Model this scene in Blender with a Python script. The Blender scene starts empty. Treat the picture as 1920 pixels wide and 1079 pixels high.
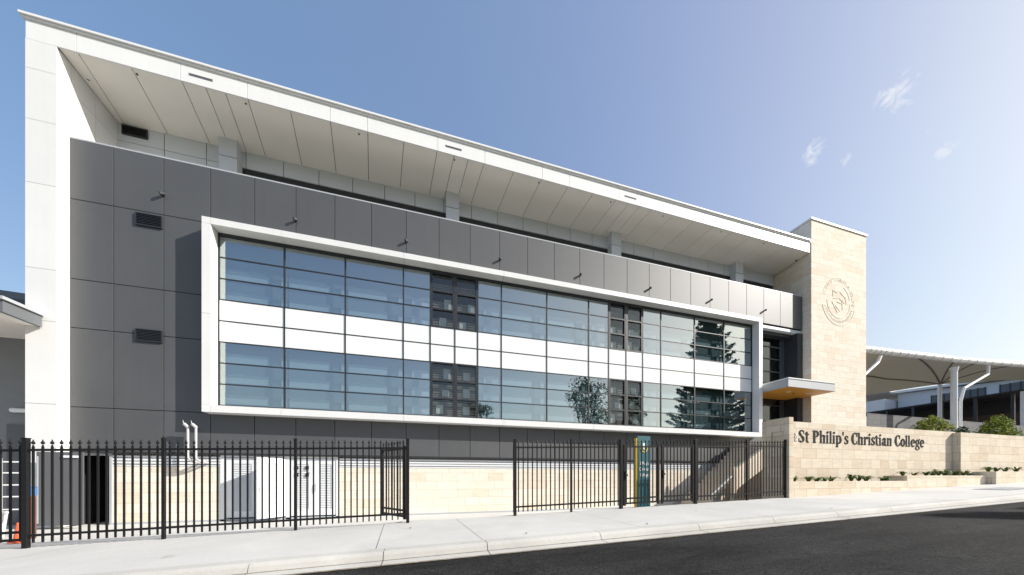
import bpy, bmesh, math, random
from mathutils import Vector, Matrix
R = math.radians
random.seed(7)
S = bpy.context.scene
COL = S.collection
EYE = 1.68
FPX, CXP, HYP, VXP = 587.0, 960.0, 893.0, 3050.0
NN = math.hypot(VXP - CXP, FPX)
UX, UZ = (VXP - CXP) / NN, FPX / NN

def at(px, py, Y):
    """photo pixel -> point on the plane y = Y (planes parallel to the street front)"""
    t = (px - CXP) / FPX
    X = Y * (UZ + UX * t) / (UX - UZ * t)
    return X, Y, (HYP - py) * (UZ * X + UX * Y) / FPX + EYE

def on_side(px, py, X):
    """photo pixel -> point on the plane x = X"""
    t = (px - CXP) / FPX
    Y = X * (UX - UZ * t) / (UZ + UX * t)
    return X, Y, (HYP - py) * (UZ * X + UX * Y) / FPX + EYE

def zs(x):
    """height of the footpath, which climbs along the street"""
    x = max(-60.0, min(90.0, x))
    return 0.50 + 0.0295 * x + 0.00012 * max(0.0, x - 12) ** 2

# ------------------------------------------------------------------ mesh builder
class MB:
    def __init__(s): s.v = []; s.f = []; s.m = []
    def quad(s, a, b, c, d, m=0):
        n = len(s.v); s.v += [a, b, c, d]; s.f.append((n, n+1, n+2, n+3)); s.m.append(m); return s
    def tri(s, a, b, c, m=0):
        n = len(s.v); s.v += [a, b, c]; s.f.append((n, n+1, n+2)); s.m.append(m); return s
    def box(s, x0, x1, y0, y1, z0, z1, m=0):
        n = len(s.v)
        s.v += [(x0,y0,z0),(x1,y0,z0),(x1,y1,z0),(x0,y1,z0),(x0,y0,z1),(x1,y0,z1),(x1,y1,z1),(x0,y1,z1)]
        for f in ((0,3,2,1),(4,5,6,7),(0,1,5,4),(1,2,6,5),(2,3,7,6),(3,0,4,7)):
            s.f.append(tuple(n+i for i in f)); s.m.append(m)
        return s
    def prism(s, poly, d0, d1, axis='y', m=0):
        """polygon in the plane across `axis`, pushed from d0 to d1"""
        def p(a, b, d): return {'y': (a, d, b), 'x': (d, a, b), 'z': (a, b, d)}[axis]
        n = len(s.v); k = len(poly)
        s.v += [p(a, b, d0) for a, b in poly] + [p(a, b, d1) for a, b in poly]
        s.f.append(tuple(n+i for i in range(k))); s.m.append(m)
        s.f.append(tuple(n+k+i for i in reversed(range(k)))); s.m.append(m)
        for i in range(k):
            j = (i+1) % k
            s.f.append((n+i, n+k+i, n+k+j, n+j)); s.m.append(m)
        return s
    def tube(s, p0, p1, r0, r1=None, n=10, m=0, caps=True):
        r1 = r0 if r1 is None else r1
        a, b = Vector(p0), Vector(p1); d = (b - a).normalized()
        u = d.orthogonal().normalized(); w = d.cross(u)
        k = len(s.v)
        for c, r in ((a, r0), (b, r1)):
            for i in range(n):
                q = 2*math.pi*i/n
                s.v.append(tuple(c + u*(r*math.cos(q)) + w*(r*math.sin(q))))
        for i in range(n):
            j = (i+1) % n
            s.f.append((k+i, k+j, k+n+j, k+n+i)); s.m.append(m)
        if caps:
            s.f.append(tuple(k+i for i in reversed(range(n)))); s.m.append(m)
            s.f.append(tuple(k+n+i for i in range(n))); s.m.append(m)
        return s
    def path(s, pts, r, n=8, m=0):
        for a, b in zip(pts, pts[1:]): s.tube(a, b, r, n=n, m=m)
        return s
    def ball(s, c, r, n=8, m=0, sz=1.0):
        k = len(s.v); h = n // 2
        for i in range(h+1):
            q = math.pi*i/h
            for j in range(n):
                w = 2*math.pi*j/n
                s.v.append((c[0]+r*math.sin(q)*math.cos(w), c[1]+r*math.sin(q)*math.sin(w), c[2]+r*sz*math.cos(q)))
        for i in range(h):
            for j in range(n):
                j2 = (j+1) % n
                s.f.append((k+i*n+j, k+(i+1)*n+j, k+(i+1)*n+j2, k+i*n+j2)); s.m.append(m)
        return s
    def mesh(s, name, mats, smooth=False, fix=True):
        me = bpy.data.meshes.new(name)
        me.from_pydata(s.v, [], s.f)
        for mt in (mats if isinstance(mats, (list, tuple)) else [mats]): me.materials.append(mt)
        for p, i in zip(me.polygons, s.m): p.material_index = i
        if fix:
            bm = bmesh.new(); bm.from_mesh(me)
            bmesh.ops.recalc_face_normals(bm, faces=bm.faces)
            bm.to_mesh(me); bm.free()
        if smooth:
            for p in me.polygons: p.use_smooth = True
        me.update()
        return me
    def build(s, name, mats, parent=None, bevel=0, smooth=False, fix=True, loc=None):
        o = bpy.data.objects.new(name, s.mesh(name, mats, smooth, fix))
        COL.objects.link(o)
        if loc: o.location = loc
        if parent: o.parent = parent
        if bevel:
            b = o.modifiers.new('bevel', 'BEVEL'); b.width = bevel; b.segments = 2; b.limit_method = 'ANGLE'
        return o

def tag(o, label=None, cat=None, group=None, kind=None):
    if label: o['label'] = label
    if cat: o['category'] = cat
    if group: o['group'] = group
    if kind: o['kind'] = kind
    return o
def thing(name, label, cat, loc=(0,0,0), group=None, rz=0):
    o = bpy.data.objects.new(name, None); COL.objects.link(o)
    o.location = loc; o.rotation_euler = (0, 0, rz); o.empty_display_size = .2
    return tag(o, label, cat, group)
def copy_obj(o, parent=None, loc=None, rot=None, scale=None):
    c = o.copy(); COL.objects.link(c); c.parent = parent
    if loc is not None: c.location = loc
    if rot is not None: c.rotation_euler = rot
    if scale is not None: c.scale = scale
    return c
def copy_tree(o, parent=None):
    c = copy_obj(o, parent)
    for k in [k for k in o.children]: copy_tree(k, c)
    return c

# ------------------------------------------------------------------ materials
class NT:
    def __init__(s, name):
        s.mat = bpy.data.materials.new(name); s.mat.use_nodes = True
        s.t = s.mat.node_tree; s.b = s.t.nodes['Principled BSDF']; s.out = s.t.nodes['Material Output']
    def n(s, typ, **kw):
        nd = s.t.nodes.new(typ)
        for k, v in kw.items():
            if k.startswith('i_'):
                key = k[2:].replace('_', ' ')
                nd.inputs[int(key) if key.isdigit() else key].default_value = v
            else: setattr(nd, k, v)
        return nd
    def l(s, a, b): s.t.links.new(a, b)

def rgba(c): return (c[0], c[1], c[2], 1)
def mat(name, col, rough=.5, metal=0, spec=.5, var=0, scale=3, bump=0, bscale=40, emit=0, stretch=None, island=0, streak=0):
    m = NT(name); b = m.b
    b.inputs['Base Color'].default_value = rgba(col)
    b.inputs['Roughness'].default_value = rough
    b.inputs['Metallic'].default_value = metal
    b.inputs['Specular IOR Level'].default_value = spec
    tc = m.n('ShaderNodeNewGeometry')
    pos = tc.outputs['Position']
    if stretch:
        mp = m.n('ShaderNodeMapping'); mp.inputs['Scale'].default_value = stretch
        m.l(pos, mp.inputs['Vector']); pos = mp.outputs['Vector']
    if var:
        nz = m.n('ShaderNodeTexNoise', i_Scale=scale, i_Detail=5.0, i_Roughness=.6)
        m.l(pos, nz.inputs['Vector'])
        cr = m.n('ShaderNodeValToRGB')
        cr.color_ramp.elements[0].position = .3; cr.color_ramp.elements[1].position = .7
        cr.color_ramp.elements[0].color = rgba([max(0, c*(1-var)) for c in col])
        cr.color_ramp.elements[1].color = rgba([min(1, c*(1+var)) for c in col])
        m.l(nz.outputs['Fac'], cr.inputs['Fac']); m.l(cr.outputs['Color'], b.inputs['Base Color'])
        if island or streak:
            k1 = m.n('ShaderNodeMapRange'); k1.inputs[3].default_value = 1-island; k1.inputs[4].default_value = 1+island
            m.l(tc.outputs['Random Per Island'], k1.inputs[0])
            ms = m.n('ShaderNodeMapping'); ms.inputs['Scale'].default_value = (2.2, 2.2, .12); m.l(tc.outputs['Position'], ms.inputs[0])
            ns = m.n('ShaderNodeTexNoise', i_Scale=1.5, i_Detail=6.0, i_Roughness=.7); m.l(ms.outputs[0], ns.inputs['Vector'])
            k2 = m.n('ShaderNodeMapRange'); k2.inputs[1].default_value = .45; k2.inputs[2].default_value = .75; k2.inputs[3].default_value = 1; k2.inputs[4].default_value = 1-streak
            m.l(ns.outputs['Fac'], k2.inputs[0])
            k3 = m.n('ShaderNodeMath', operation='MULTIPLY'); m.l(k1.outputs[0], k3.inputs[0]); m.l(k2.outputs[0], k3.inputs[1])
            k4 = m.n('ShaderNodeVectorMath', operation='SCALE'); m.l(cr.outputs['Color'], k4.inputs[0]); m.l(k3.outputs[0], k4.inputs['Scale'])
            m.l(k4.outputs[0], b.inputs['Base Color'])
    if bump:
        nb = m.n('ShaderNodeTexNoise', i_Scale=bscale, i_Detail=3.0)
        m.l(pos, nb.inputs['Vector'])
        bp = m.n('ShaderNodeBump', i_Strength=bump, i_Distance=.01)
        m.l(nb.outputs['Fac'], bp.inputs['Height']); m.l(bp.outputs['Normal'], b.inputs['Normal'])
    if emit:
        b.inputs['Emission Color'].default_value = rgba(col); b.inputs['Emission Strength'].default_value = emit
    return m.mat

def stone_mat(name, c1, c2, bw=.69, bh=.363, mortar=.006, mcol=(.42,.32,.2), rough=.85, fine=.12):
    m = NT(name)
    g = m.n('ShaderNodeNewGeometry'); sp = m.n('ShaderNodeSeparateXYZ'); m.l(g.outputs['Position'], sp.inputs[0])
    ad = m.n('ShaderNodeMath', operation='ADD'); m.l(sp.outputs['X'], ad.inputs[0]); m.l(sp.outputs['Y'], ad.inputs[1])
    cb = m.n('ShaderNodeCombineXYZ'); m.l(ad.outputs[0], cb.inputs['X']); m.l(sp.outputs['Z'], cb.inputs['Y'])
    br = m.n('ShaderNodeTexBrick', offset=.43, squash=1.25, squash_frequency=3)
    br.inputs['Scale'].default_value = 1; br.inputs['Brick Width'].default_value = bw
    br.inputs['Row Height'].default_value = bh; br.inputs['Mortar Size'].default_value = mortar
    br.inputs['Mortar Smooth'].default_value = .2
    br.inputs['Color1'].default_value = (0,0,0,1); br.inputs['Color2'].default_value = (1,1,1,1); br.inputs['Mortar'].default_value = (.5,.5,.5,1)
    m.l(cb.outputs[0], br.inputs['Vector'])
    cr = m.n('ShaderNodeValToRGB'); e = cr.color_ramp.elements
    e[0].position = 0; e[0].color = rgba(c1); e[1].position = 1; e[1].color = rgba(c2)
    mid = cr.color_ramp.elements.new(.45); mid.color = rgba([(a*.25+b*.75) for a, b in zip(c1, c2)])
    m.l(br.outputs['Color'], cr.inputs['Fac'])
    # soft bedding veins in each block
    mp = m.n('ShaderNodeMapping'); mp.inputs['Scale'].default_value = (1.2, 1.2, 5)
    m.l(g.outputs['Position'], mp.inputs['Vector'])
    nz = m.n('ShaderNodeTexNoise', i_Scale=1.6, i_Detail=7.0, i_Roughness=.65, i_Distortion=.8); m.l(mp.outputs[0], nz.inputs['Vector'])
    mr = m.n('ShaderNodeMapRange'); mr.inputs['From Min'].default_value=.3; mr.inputs['From Max'].default_value=.7
    mr.inputs['To Min'].default_value=1-fine; mr.inputs['To Max'].default_value=1+fine*.6
    m.l(nz.outputs['Fac'], mr.inputs['Value'])
    mx = m.n('ShaderNodeVectorMath', operation='SCALE'); m.l(cr.outputs['Color'], mx.inputs[0]); m.l(mr.outputs['Result'], mx.inputs['Scale'])
    mo = m.n('ShaderNodeMix', data_type='RGBA'); m.l(br.outputs['Fac'], mo.inputs['Factor'])
    m.l(mx.outputs[0], mo.inputs['A']); mo.inputs['B'].default_value = rgba(mcol)
    m.l(mo.outputs['Result'], m.b.inputs['Base Color'])
    m.b.inputs['Roughness'].default_value = rough; m.b.inputs['Specular IOR Level'].default_value = .25
    bp = m.n('ShaderNodeBump', i_Strength=.35, i_Distance=.006)
    sb = m.n('ShaderNodeMath', operation='SUBTRACT'); m.l(nz.outputs['Fac'], sb.inputs[0]); m.l(br.outputs['Fac'], sb.inputs[1])
    m.l(sb.outputs[0], bp.inputs['Height']); m.l(bp.outputs['Normal'], m.b.inputs['Normal'])
    return m.mat

def glass_mat(name, tint=(.62,.74,.78), f0=.2, rough=.0, wob=.0012):
    m = NT(name); m.t.nodes.remove(m.b)
    tr = m.n('ShaderNodeBsdfTransparent'); tr.inputs['Color'].default_value = rgba(tint)
    gl = m.n('ShaderNodeBsdfGlossy'); gl.inputs['Roughness'].default_value = rough; gl.inputs['Color'].default_value = (.85,.945,.95,1)
    g = m.n('ShaderNodeNewGeometry')
    dt = m.n('ShaderNodeVectorMath', operation='DOT_PRODUCT'); m.l(g.outputs['Normal'], dt.inputs[0]); m.l(g.outputs['Incoming'], dt.inputs[1])
    ab = m.n('ShaderNodeMath', operation='ABSOLUTE'); m.l(dt.outputs['Value'], ab.inputs[0])
    om = m.n('ShaderNodeMath', operation='SUBTRACT'); om.inputs[0].default_value = 1; m.l(ab.outputs[0], om.inputs[1])
    p5 = m.n('ShaderNodeMath', operation='POWER'); m.l(om.outputs[0], p5.inputs[0]); p5.inputs[1].default_value = 4.0
    fr = m.n('ShaderNodeMath', operation='MULTIPLY_ADD'); m.l(p5.outputs[0], fr.inputs[0]); fr.inputs[1].default_value = 1-f0; fr.inputs[2].default_value = f0
    mx = m.n('ShaderNodeMixShader'); m.l(fr.outputs[0], mx.inputs[0]); m.l(tr.outputs[0], mx.inputs[1]); m.l(gl.outputs[0], mx.inputs[2])
    m.l(mx.outputs[0], m.out.inputs['Surface'])
    return m.mat

def leaf_mat(name, c1, c2, rough=.55, trans=.25):
    m = NT(name); b = m.b
    oi = m.n('ShaderNodeNewGeometry')
    cr = m.n('ShaderNodeValToRGB'); cr.color_ramp.elements[0].color = rgba(c1); cr.color_ramp.elements[1].color = rgba(c2)
    m.l(oi.outputs['Random Per Island'], cr.inputs['Fac'])
    m.l(cr.outputs['Color'], b.inputs['Base Color']); b.inputs['Roughness'].default_value = rough
    tl = m.n('ShaderNodeBsdfTranslucent'); m.l(cr.outputs['Color'], tl.inputs['Color'])
    mx = m.n('ShaderNodeMixShader'); mx.inputs[0].default_value = trans
    m.l(b.outputs[0], mx.inputs[1]); m.l(tl.outputs[0], mx.inputs[2]); m.l(mx.outputs[0], m.out.inputs['Surface'])
    return m.mat

M = {}
M['white'] = mat('white_panel', (.74,.74,.73), .45, var=.025, scale=.6, island=.015, streak=.04)
M['fascia'] = mat('white_fascia', (.78,.78,.77), .4, var=.02, scale=.5, island=.015, streak=.03)
M['grey'] = mat('grey_cladding', (.074,.076,.080), .57, spec=.72, var=.06, scale=.5, island=.05, streak=.07, bump=.03, bscale=90)
M['dark'] = mat('dark_joint', (.03,.03,.032), .8)
M['lgrey'] = mat('mid_grey_panel', (.575,.605,.65), .5, var=.03, scale=.7, island=.03)
M['soffit'] = mat('soffit_board', (.90,.85,.775), .6, var=.02, scale=.6, island=.02)
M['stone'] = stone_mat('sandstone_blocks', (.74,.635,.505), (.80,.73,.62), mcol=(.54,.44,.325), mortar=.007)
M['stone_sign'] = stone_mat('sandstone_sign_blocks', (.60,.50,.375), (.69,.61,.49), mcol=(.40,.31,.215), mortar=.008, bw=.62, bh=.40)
M['stone_plain'] = mat('sandstone_plain', (.68,.57,.44), .85, var=.1, scale=2.5)
M['cream'] = mat('cream_stone', (.80,.70,.56), .8, var=.04)
M['paving_dark'] = mat('terrace_paving', (.22,.215,.21), .85, var=.1)
M['coping'] = mat('sandstone_coping', (.64,.54,.41), .85, var=.06, scale=3)
M['alu'] = mat('dark_window_frame', (.022,.025,.030), .45, var=.05)
M['glass'] = glass_mat('window_glass', tint=(.66,.78,.82), f0=.42)
M['glass_louvre'] = glass_mat('louvre_glass', tint=(.72,.78,.78), f0=.09)
M['portal'] = mat('dark_portal_lining', (.028,.031,.038), .45)
M['portal_frame'] = mat('grey_transom', (.07,.08,.09), .4)
M['glass_dark'] = glass_mat('entrance_glass', tint=(.22,.25,.27), f0=.06)
M['spandrel'] = mat('white_spandrel_glass', (.82,.83,.82), .3, spec=.4)
M['blind'] = mat('grey_blind', (.15,.18,.185), .8, var=.06, scale=.8)
M['blind_band'] = mat('pale_blind_band', (.46,.50,.50), .8)
M['inner_dark'] = mat('dim_interior', (.06,.05,.044), .9)
M['timber_slat'] = mat('brown_slat', (.21,.165,.135), .6, var=.2, scale=6)
M['paper'] = mat('pale_paper', (.55,.55,.52), .8)
M['steel_black'] = mat('black_powder_coat', (.010,.010,.011), .5, spec=.22)
M['steel'] = mat('galvanised_pipe', (.52,.52,.52), .4, metal=.3)
M['lamp'] = mat('dark_fitting', (.03,.03,.033), .45)
M['door_dark'] = mat('charcoal_door', (.11,.11,.115), .45, var=.05, scale=1.5)
M['door_white'] = mat('white_door', (.72,.73,.74), .45)
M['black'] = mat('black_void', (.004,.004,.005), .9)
M['orange_soffit'] = mat('orange_soffit', (.78,.36,.05), .5, var=.04, scale=2)
M['letter'] = mat('charcoal_letter', (.007,.008,.011), .7, spec=.15)
M['logo'] = mat('blue_logo', (.56,.60,.64), .5)
M['engrave'] = mat('engraved_stone', (.71,.615,.49), .9)
M['engrave_pale'] = mat('engraved_stone_worn', (.735,.655,.54), .9)
M['concrete'] = None
M['block'] = stone_mat('grey_block', (.13,.13,.132), (.165,.165,.165), bw=.8, bh=.4, mortar=.012, mcol=(.09,.09,.09), fine=.06)
M['fabric'] = mat('white_membrane', (.80,.79,.75), .6)
M['lining_dark'] = mat('dark_cable_sleeve', (.16,.15,.13), .8)
M['lining'] = mat('beige_membrane_lining', (.58,.54,.45), .8)  # white membrane seen from below, its shade put into a beige colour
M['pole_white'] = mat('white_painted_steel', (.78,.78,.77), .35)
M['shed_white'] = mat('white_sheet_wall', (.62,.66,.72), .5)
M['shed_dark'] = mat('dark_verandah', (.035,.03,.028), .8)
M['shed_brown'] = mat('brown_boards', (.10,.055,.035), .8, var=.3, scale=2, stretch=(3,3,.2))
M['roof_sheet'] = mat('grey_roof_sheet', (.42,.43,.44), .45)
M['window_dim'] = mat('dim_window', (.07,.085,.11), .2)
M['rooftile'] = mat('charcoal_roof', (.10,.115,.135), .5)
M['eave_grey'] = mat('slate_grey_eave', (.13,.14,.15), .5)
M['wall_grey'] = mat('grey_render', (.21,.215,.225), .8, var=.05)
M['gutter_grey'] = mat('grey_gutter', (.40,.42,.44), .5)
M['teal'] = mat('teal_sign', (.008,.10,.125), .5)
M['yellow'] = mat('yellow_edge', (.55,.38,.03), .5)
M['sign_white'] = mat('white_sign_paint', (.8,.8,.8), .5)
M['orange'] = mat('orange_plastic', (.75,.12,.04), .5)
M['blue'] = mat('blue_plastic', (.05,.16,.36), .5)
M['terracotta'] = mat('reddish_block', (.15,.055,.035), .8, var=.2)
M['mesh_grey'] = mat('pale_plastic', (.55,.57,.6), .5)
M['soil'] = mat('dark_soil', (.10,.07,.045), .95, var=.3, scale=8)
M['bark'] = mat('brown_bark', (.09,.07,.055), .9, var=.3, scale=6)
M['leaf_bush'] = leaf_mat('bush_leaf', (.05,.085,.010), (.32,.34,.03), rough=.75)
M['leaf_bush2'] = leaf_mat('dense_bush_leaf', (.035,.07,.010), (.26,.30,.03), rough=.75)
M['leaf_clivia'] = leaf_mat('strappy_leaf', (.03,.075,.012), (.12,.17,.03))
M['leaf_grass'] = leaf_mat('tuft_leaf', (.16,.17,.05), (.30,.27,.11))
M['leaf_dark'] = leaf_mat('tree_leaf', (.02,.045,.012), (.06,.10,.025), trans=.12)
M['leaf_pine'] = leaf_mat('pine_needle', (.012,.03,.012), (.035,.06,.025), trans=.05)
M['verge'] = mat('dry_grass', (.10,.12,.04), .95, var=.4, scale=.6)
M['terrain'] = mat('bare_ground', (.22,.20,.17), .95, var=.2, scale=.4)
M['grit'] = mat('gutter_grit', (.20,.165,.12), .95, var=.5, scale=7)
M['iron'] = mat('cast_iron', (.03,.03,.03), .6)

def concrete(name, base, big=.10, stain=.35):
    m = NT(name); g = m.n('ShaderNodeNewGeometry')
    n1 = m.n('ShaderNodeTexNoise', i_Scale=.55, i_Detail=6.0, i_Roughness=.6, i_Distortion=.4); m.l(g.outputs['Position'], n1.inputs['Vector'])
    n2 = m.n('ShaderNodeTexNoise', i_Scale=28.0, i_Detail=4.0); m.l(g.outputs['Position'], n2.inputs['Vector'])
    mp = m.n('ShaderNodeMapping'); mp.inputs['Scale'].default_value = (.5, 3.0, 1); m.l(g.outputs['Position'], mp.inputs[0])
    n3 = m.n('ShaderNodeTexNoise', i_Scale=1.3, i_Detail=7.0, i_Roughness=.7); m.l(mp.outputs[0], n3.inputs['Vector'])
    r1 = m.n('ShaderNodeMapRange'); r1.inputs[1].default_value=.3; r1.inputs[2].default_value=.7; r1.inputs[3].default_value=1-big; r1.inputs[4].default_value=1+big*.5
    m.l(n1.outputs['Fac'], r1.inputs[0])
    r2 = m.n('ShaderNodeMapRange'); r2.inputs[1].default_value=.3; r2.inputs[2].default_value=.7; r2.inputs[3].default_value=.95; r2.inputs[4].default_value=1.04
    m.l(n2.outputs['Fac'], r2.inputs[0])
    r3 = m.n('ShaderNodeMapRange'); r3.inputs[1].default_value=.60; r3.inputs[2].default_value=.78; r3.inputs[3].default_value=1; r3.inputs[4].default_value=1-stain
    m.l(n3.outputs['Fac'], r3.inputs[0])
    a = m.n('ShaderNodeMath', operation='MULTIPLY'); m.l(r1.outputs[0], a.inputs[0]); m.l(r2.outputs[0], a.inputs[1])
    b = m.n('ShaderNodeMath', operation='MULTIPLY'); m.l(a.outputs[0], b.inputs[0]); m.l(r3.outputs[0], b.inputs[1])
    v = m.n('ShaderNodeVectorMath', operation='SCALE'); v.inputs[0].default_value = base; m.l(b.outputs[0], v.inputs['Scale'])
    m.l(v.outputs[0], m.b.inputs['Base Color']); m.b.inputs['Roughness'].default_value = .85
    bp = m.n('ShaderNodeBump', i_Strength=.25, i_Distance=.004); m.l(n2.outputs['Fac'], bp.inputs['Height']); m.l(bp.outputs[0], m.b.inputs['Normal'])
    return m.mat
M['concrete'] = concrete('footpath_concrete', (.52,.51,.485), big=.13, stain=.22)
M['kerb'] = concrete('kerb_concrete', (.47,.455,.42), big=.18, stain=.5)
M['apron'] = concrete('apron_concrete', (.54,.53,.505), stain=.1)

def asphalt():
    m = NT('asphalt'); g = m.n('ShaderNodeNewGeometry')
    v1 = m.n('ShaderNodeTexVoronoi', i_Scale=75.0); m.l(g.outputs['Position'], v1.inputs['Vector'])
    n1 = m.n('ShaderNodeTexNoise', i_Scale=1.1, i_Detail=6.0, i_Roughness=.65); 
    mp = m.n('ShaderNodeMapping'); mp.inputs['Scale'].default_value = (.35, 1.3, 1); m.l(g.outputs['Position'], mp.inputs[0]); m.l(mp.outputs[0], n1.inputs['Vector'])
    n2 = m.n('ShaderNodeTexNoise', i_Scale=45.0, i_Detail=2.0); m.l(g.outputs['Position'], n2.inputs['Vector'])
    cr = m.n('ShaderNodeValToRGB'); e = cr.color_ramp.elements
    e[0].position=.32; e[0].color=(.0095,.0095,.010,1); e[1].position=.68; e[1].color=(.029,.0285,.0283,1)
    m.l(n1.outputs['Fac'], cr.inputs[0])
    r = m.n('ShaderNodeMapRange'); r.inputs[1].default_value=.3; r.inputs[2].default_value=.7; r.inputs[3].default_value=.35; r.inputs[4].default_value=1.75
    m.l(n2.outputs['Fac'], r.inputs[0])
    # pale grit specks and coarse mottling
    n4 = m.n('ShaderNodeTexNoise', i_Scale=14.0, i_Detail=6.0, i_Roughness=.8); m.l(g.outputs['Position'], n4.inputs['Vector'])
    r4 = m.n('ShaderNodeMapRange'); r4.inputs[1].default_value=.35; r4.inputs[2].default_value=.68; r4.inputs[3].default_value=.62; r4.inputs[4].default_value=1.45
    m.l(n4.outputs['Fac'], r4.inputs[0])
    # fine cracks: thin lines where two cells meet, only in places
    v2 = m.n('ShaderNodeTexVoronoi', feature='DISTANCE_TO_EDGE', i_Scale=.42); n5 = m.n('ShaderNodeTexNoise', i_Scale=1.7, i_Detail=6.0)
    m.l(g.outputs['Position'], n5.inputs['Vector']); ax = m.n('ShaderNodeVectorMath', operation='MULTIPLY_ADD'); m.l(n5.outputs['Color'], ax.inputs[0]); ax.inputs[1].default_value=(.9,.9,.9); m.l(g.outputs['Position'], ax.inputs[2]); m.l(ax.outputs[0], v2.inputs['Vector'])
    r5 = m.n('ShaderNodeMapRange'); r5.inputs[1].default_value=.0; r5.inputs[2].default_value=.007; r5.inputs[3].default_value=.45; r5.inputs[4].default_value=1
    m.l(v2.outputs['Distance'], r5.inputs[0])
    q1 = m.n('ShaderNodeMath', operation='MULTIPLY'); m.l(r.outputs[0], q1.inputs[0]); m.l(r4.outputs[0], q1.inputs[1])
    q2 = m.n('ShaderNodeMath', operation='MULTIPLY'); m.l(q1.outputs[0], q2.inputs[0]); m.l(r5.outputs[0], q2.inputs[1])
    s = m.n('ShaderNodeVectorMath', operation='SCALE'); m.l(cr.outputs[0], s.inputs[0]); m.l(q2.outputs[0], s.inputs['Scale'])
    m.l(s.outputs[0], m.b.inputs['Base Color']); m.b.inputs['Roughness'].default_value=.95; m.b.inputs['Specular IOR Level'].default_value=.12
    bp = m.n('ShaderNodeBump', i_Strength=.6, i_Distance=.006); m.l(v1.outputs['Distance'], bp.inputs['Height']); m.l(bp.outputs[0], m.b.inputs['Normal'])
    return m.mat
M['asphalt'] = asphalt()

# ------------------------------------------------------------------ camera, sun, sky
cam = bpy.data.cameras.new('camera'); co = bpy.data.objects.new('camera', cam); COL.objects.link(co)
cam.sensor_width = 36; cam.sensor_fit = 'HORIZONTAL'; cam.lens = FPX/1920*36
cam.shift_y = (HYP - 539.5)/1920; cam.shift_x = 0; cam.clip_end = 3000; cam.clip_start = .05
co.location = (0, 0, EYE); co.rotation_euler = (R(90), 0, -math.atan2(UZ, UX))
S.camera = co
SUND = Vector((2.15, -1.0, 1.45)).normalized()      # towards the sun
EL = math.asin(SUND.z); AZ = math.atan2(SUND.x, SUND.y)
sun = bpy.data.lights.new('sun', 'SUN'); so = bpy.data.objects.new('sun', sun); COL.objects.link(so)
sun.energy = 4.6; sun.angle = R(.5); sun.color = (1, .955, .885)
so.rotation_euler = SUND.to_track_quat('Z', 'Y').to_euler(); so.location = (40, -20, 40)
w = bpy.data.worlds.new('World'); S.world = w; w.use_nodes = True
wt = w.node_tree; bg = wt.nodes['Background']; wout = wt.nodes['World Output']
sky = wt.nodes.new('ShaderNodeTexSky'); sky.sky_type = 'NISHITA'; sky.sun_disc = False
sky.sun_elevation = EL; sky.sun_rotation = AZ; sky.altitude = 50; sky.air_density = 1.1; sky.dust_density = 3.2; sky.ozone_density = 2.0
bg.inputs['Strength'].default_value = .15
# thin wisps of cloud, fixed in the sky's own directions
tc = wt.nodes.new('ShaderNodeTexCoord')
def wn(t, **k):
    n = wt.nodes.new(t)
    for a, b in k.items(): setattr(n, a, b)
    return n
def skydir(px, py):
    x = (px-CXP)/FPX; z = (HYP-py)/FPX
    return Vector((UX*x+UZ, -UZ*x+UX, z)).normalized()
acc = None
for px, py, rad, wgt in ((1682,178,.038,1.0),(1692,140,.016,.7),(1525,280,.030,.95),(1522,302,.016,1.0),(1772,280,.020,1.1),(1586,298,.018,.8),(1655,198,.02,.6),(1738,250,.009,.8)):
    d = skydir(px, py)
    ds = wn('ShaderNodeVectorMath', operation='DISTANCE'); wt.links.new(tc.outputs['Generated'], ds.inputs[0]); ds.inputs[1].default_value = d
    mr = wn('ShaderNodeMapRange'); mr.inputs[1].default_value = 0; mr.inputs[2].default_value = rad; mr.inputs[3].default_value = wgt; mr.inputs[4].default_value = 0
    wt.links.new(ds.outputs['Value'], mr.inputs[0])
    if acc is None: acc = mr.outputs[0]
    else:
        mx = wn('ShaderNodeMath', operation='MAXIMUM'); wt.links.new(acc, mx.inputs[0]); wt.links.new(mr.outputs[0], mx.inputs[1]); acc = mx.outputs[0]
mp = wn('ShaderNodeMapping'); mp.inputs['Scale'].default_value = (1, 1, 1); mp.inputs['Rotation'].default_value = (.3, .7, .4)
wt.links.new(tc.outputs['Generated'], mp.inputs[0])
nz = wn('ShaderNodeTexNoise'); nz.inputs['Scale'].default_value = 60; nz.inputs['Detail'].default_value = 9; nz.inputs['Roughness'].default_value = .66; nz.inputs['Distortion'].default_value = .9
wt.links.new(mp.outputs[0], nz.inputs['Vector'])
ad = wn('ShaderNodeMath', operation='MULTIPLY_ADD'); wt.links.new(acc, ad.inputs[0]); ad.inputs[1].default_value = .40; wt.links.new(nz.outputs['Fac'], ad.inputs[2])
gt = wn('ShaderNodeMapRange'); gt.inputs[1].default_value = .70; gt.inputs[2].default_value = 1.0; gt.inputs[3].default_value = 0; gt.inputs[4].default_value = .7
wt.links.new(ad.outputs[0], gt.inputs[0])
gate = wn('ShaderNodeMath', operation='MULTIPLY'); wt.links.new(gt.outputs[0], gate.inputs[0])
pos = wn('ShaderNodeMath', operation='GREATER_THAN'); wt.links.new(acc, pos.inputs[0]); pos.inputs[1].default_value = .001; wt.links.new(pos.outputs[0], gate.inputs[1])
cm = wn('ShaderNodeMix', data_type='RGBA'); wt.links.new(gate.outputs[0], cm.inputs['Factor']); gam = wn('ShaderNodeGamma'); gam.inputs['Gamma'].default_value = .54; hsv = wn('ShaderNodeHueSaturation'); hsv.inputs['Saturation'].default_value = 1.34; wt.links.new(sky.outputs[0], hsv.inputs['Color']); wt.links.new(hsv.outputs[0], gam.inputs['Color'])
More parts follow.
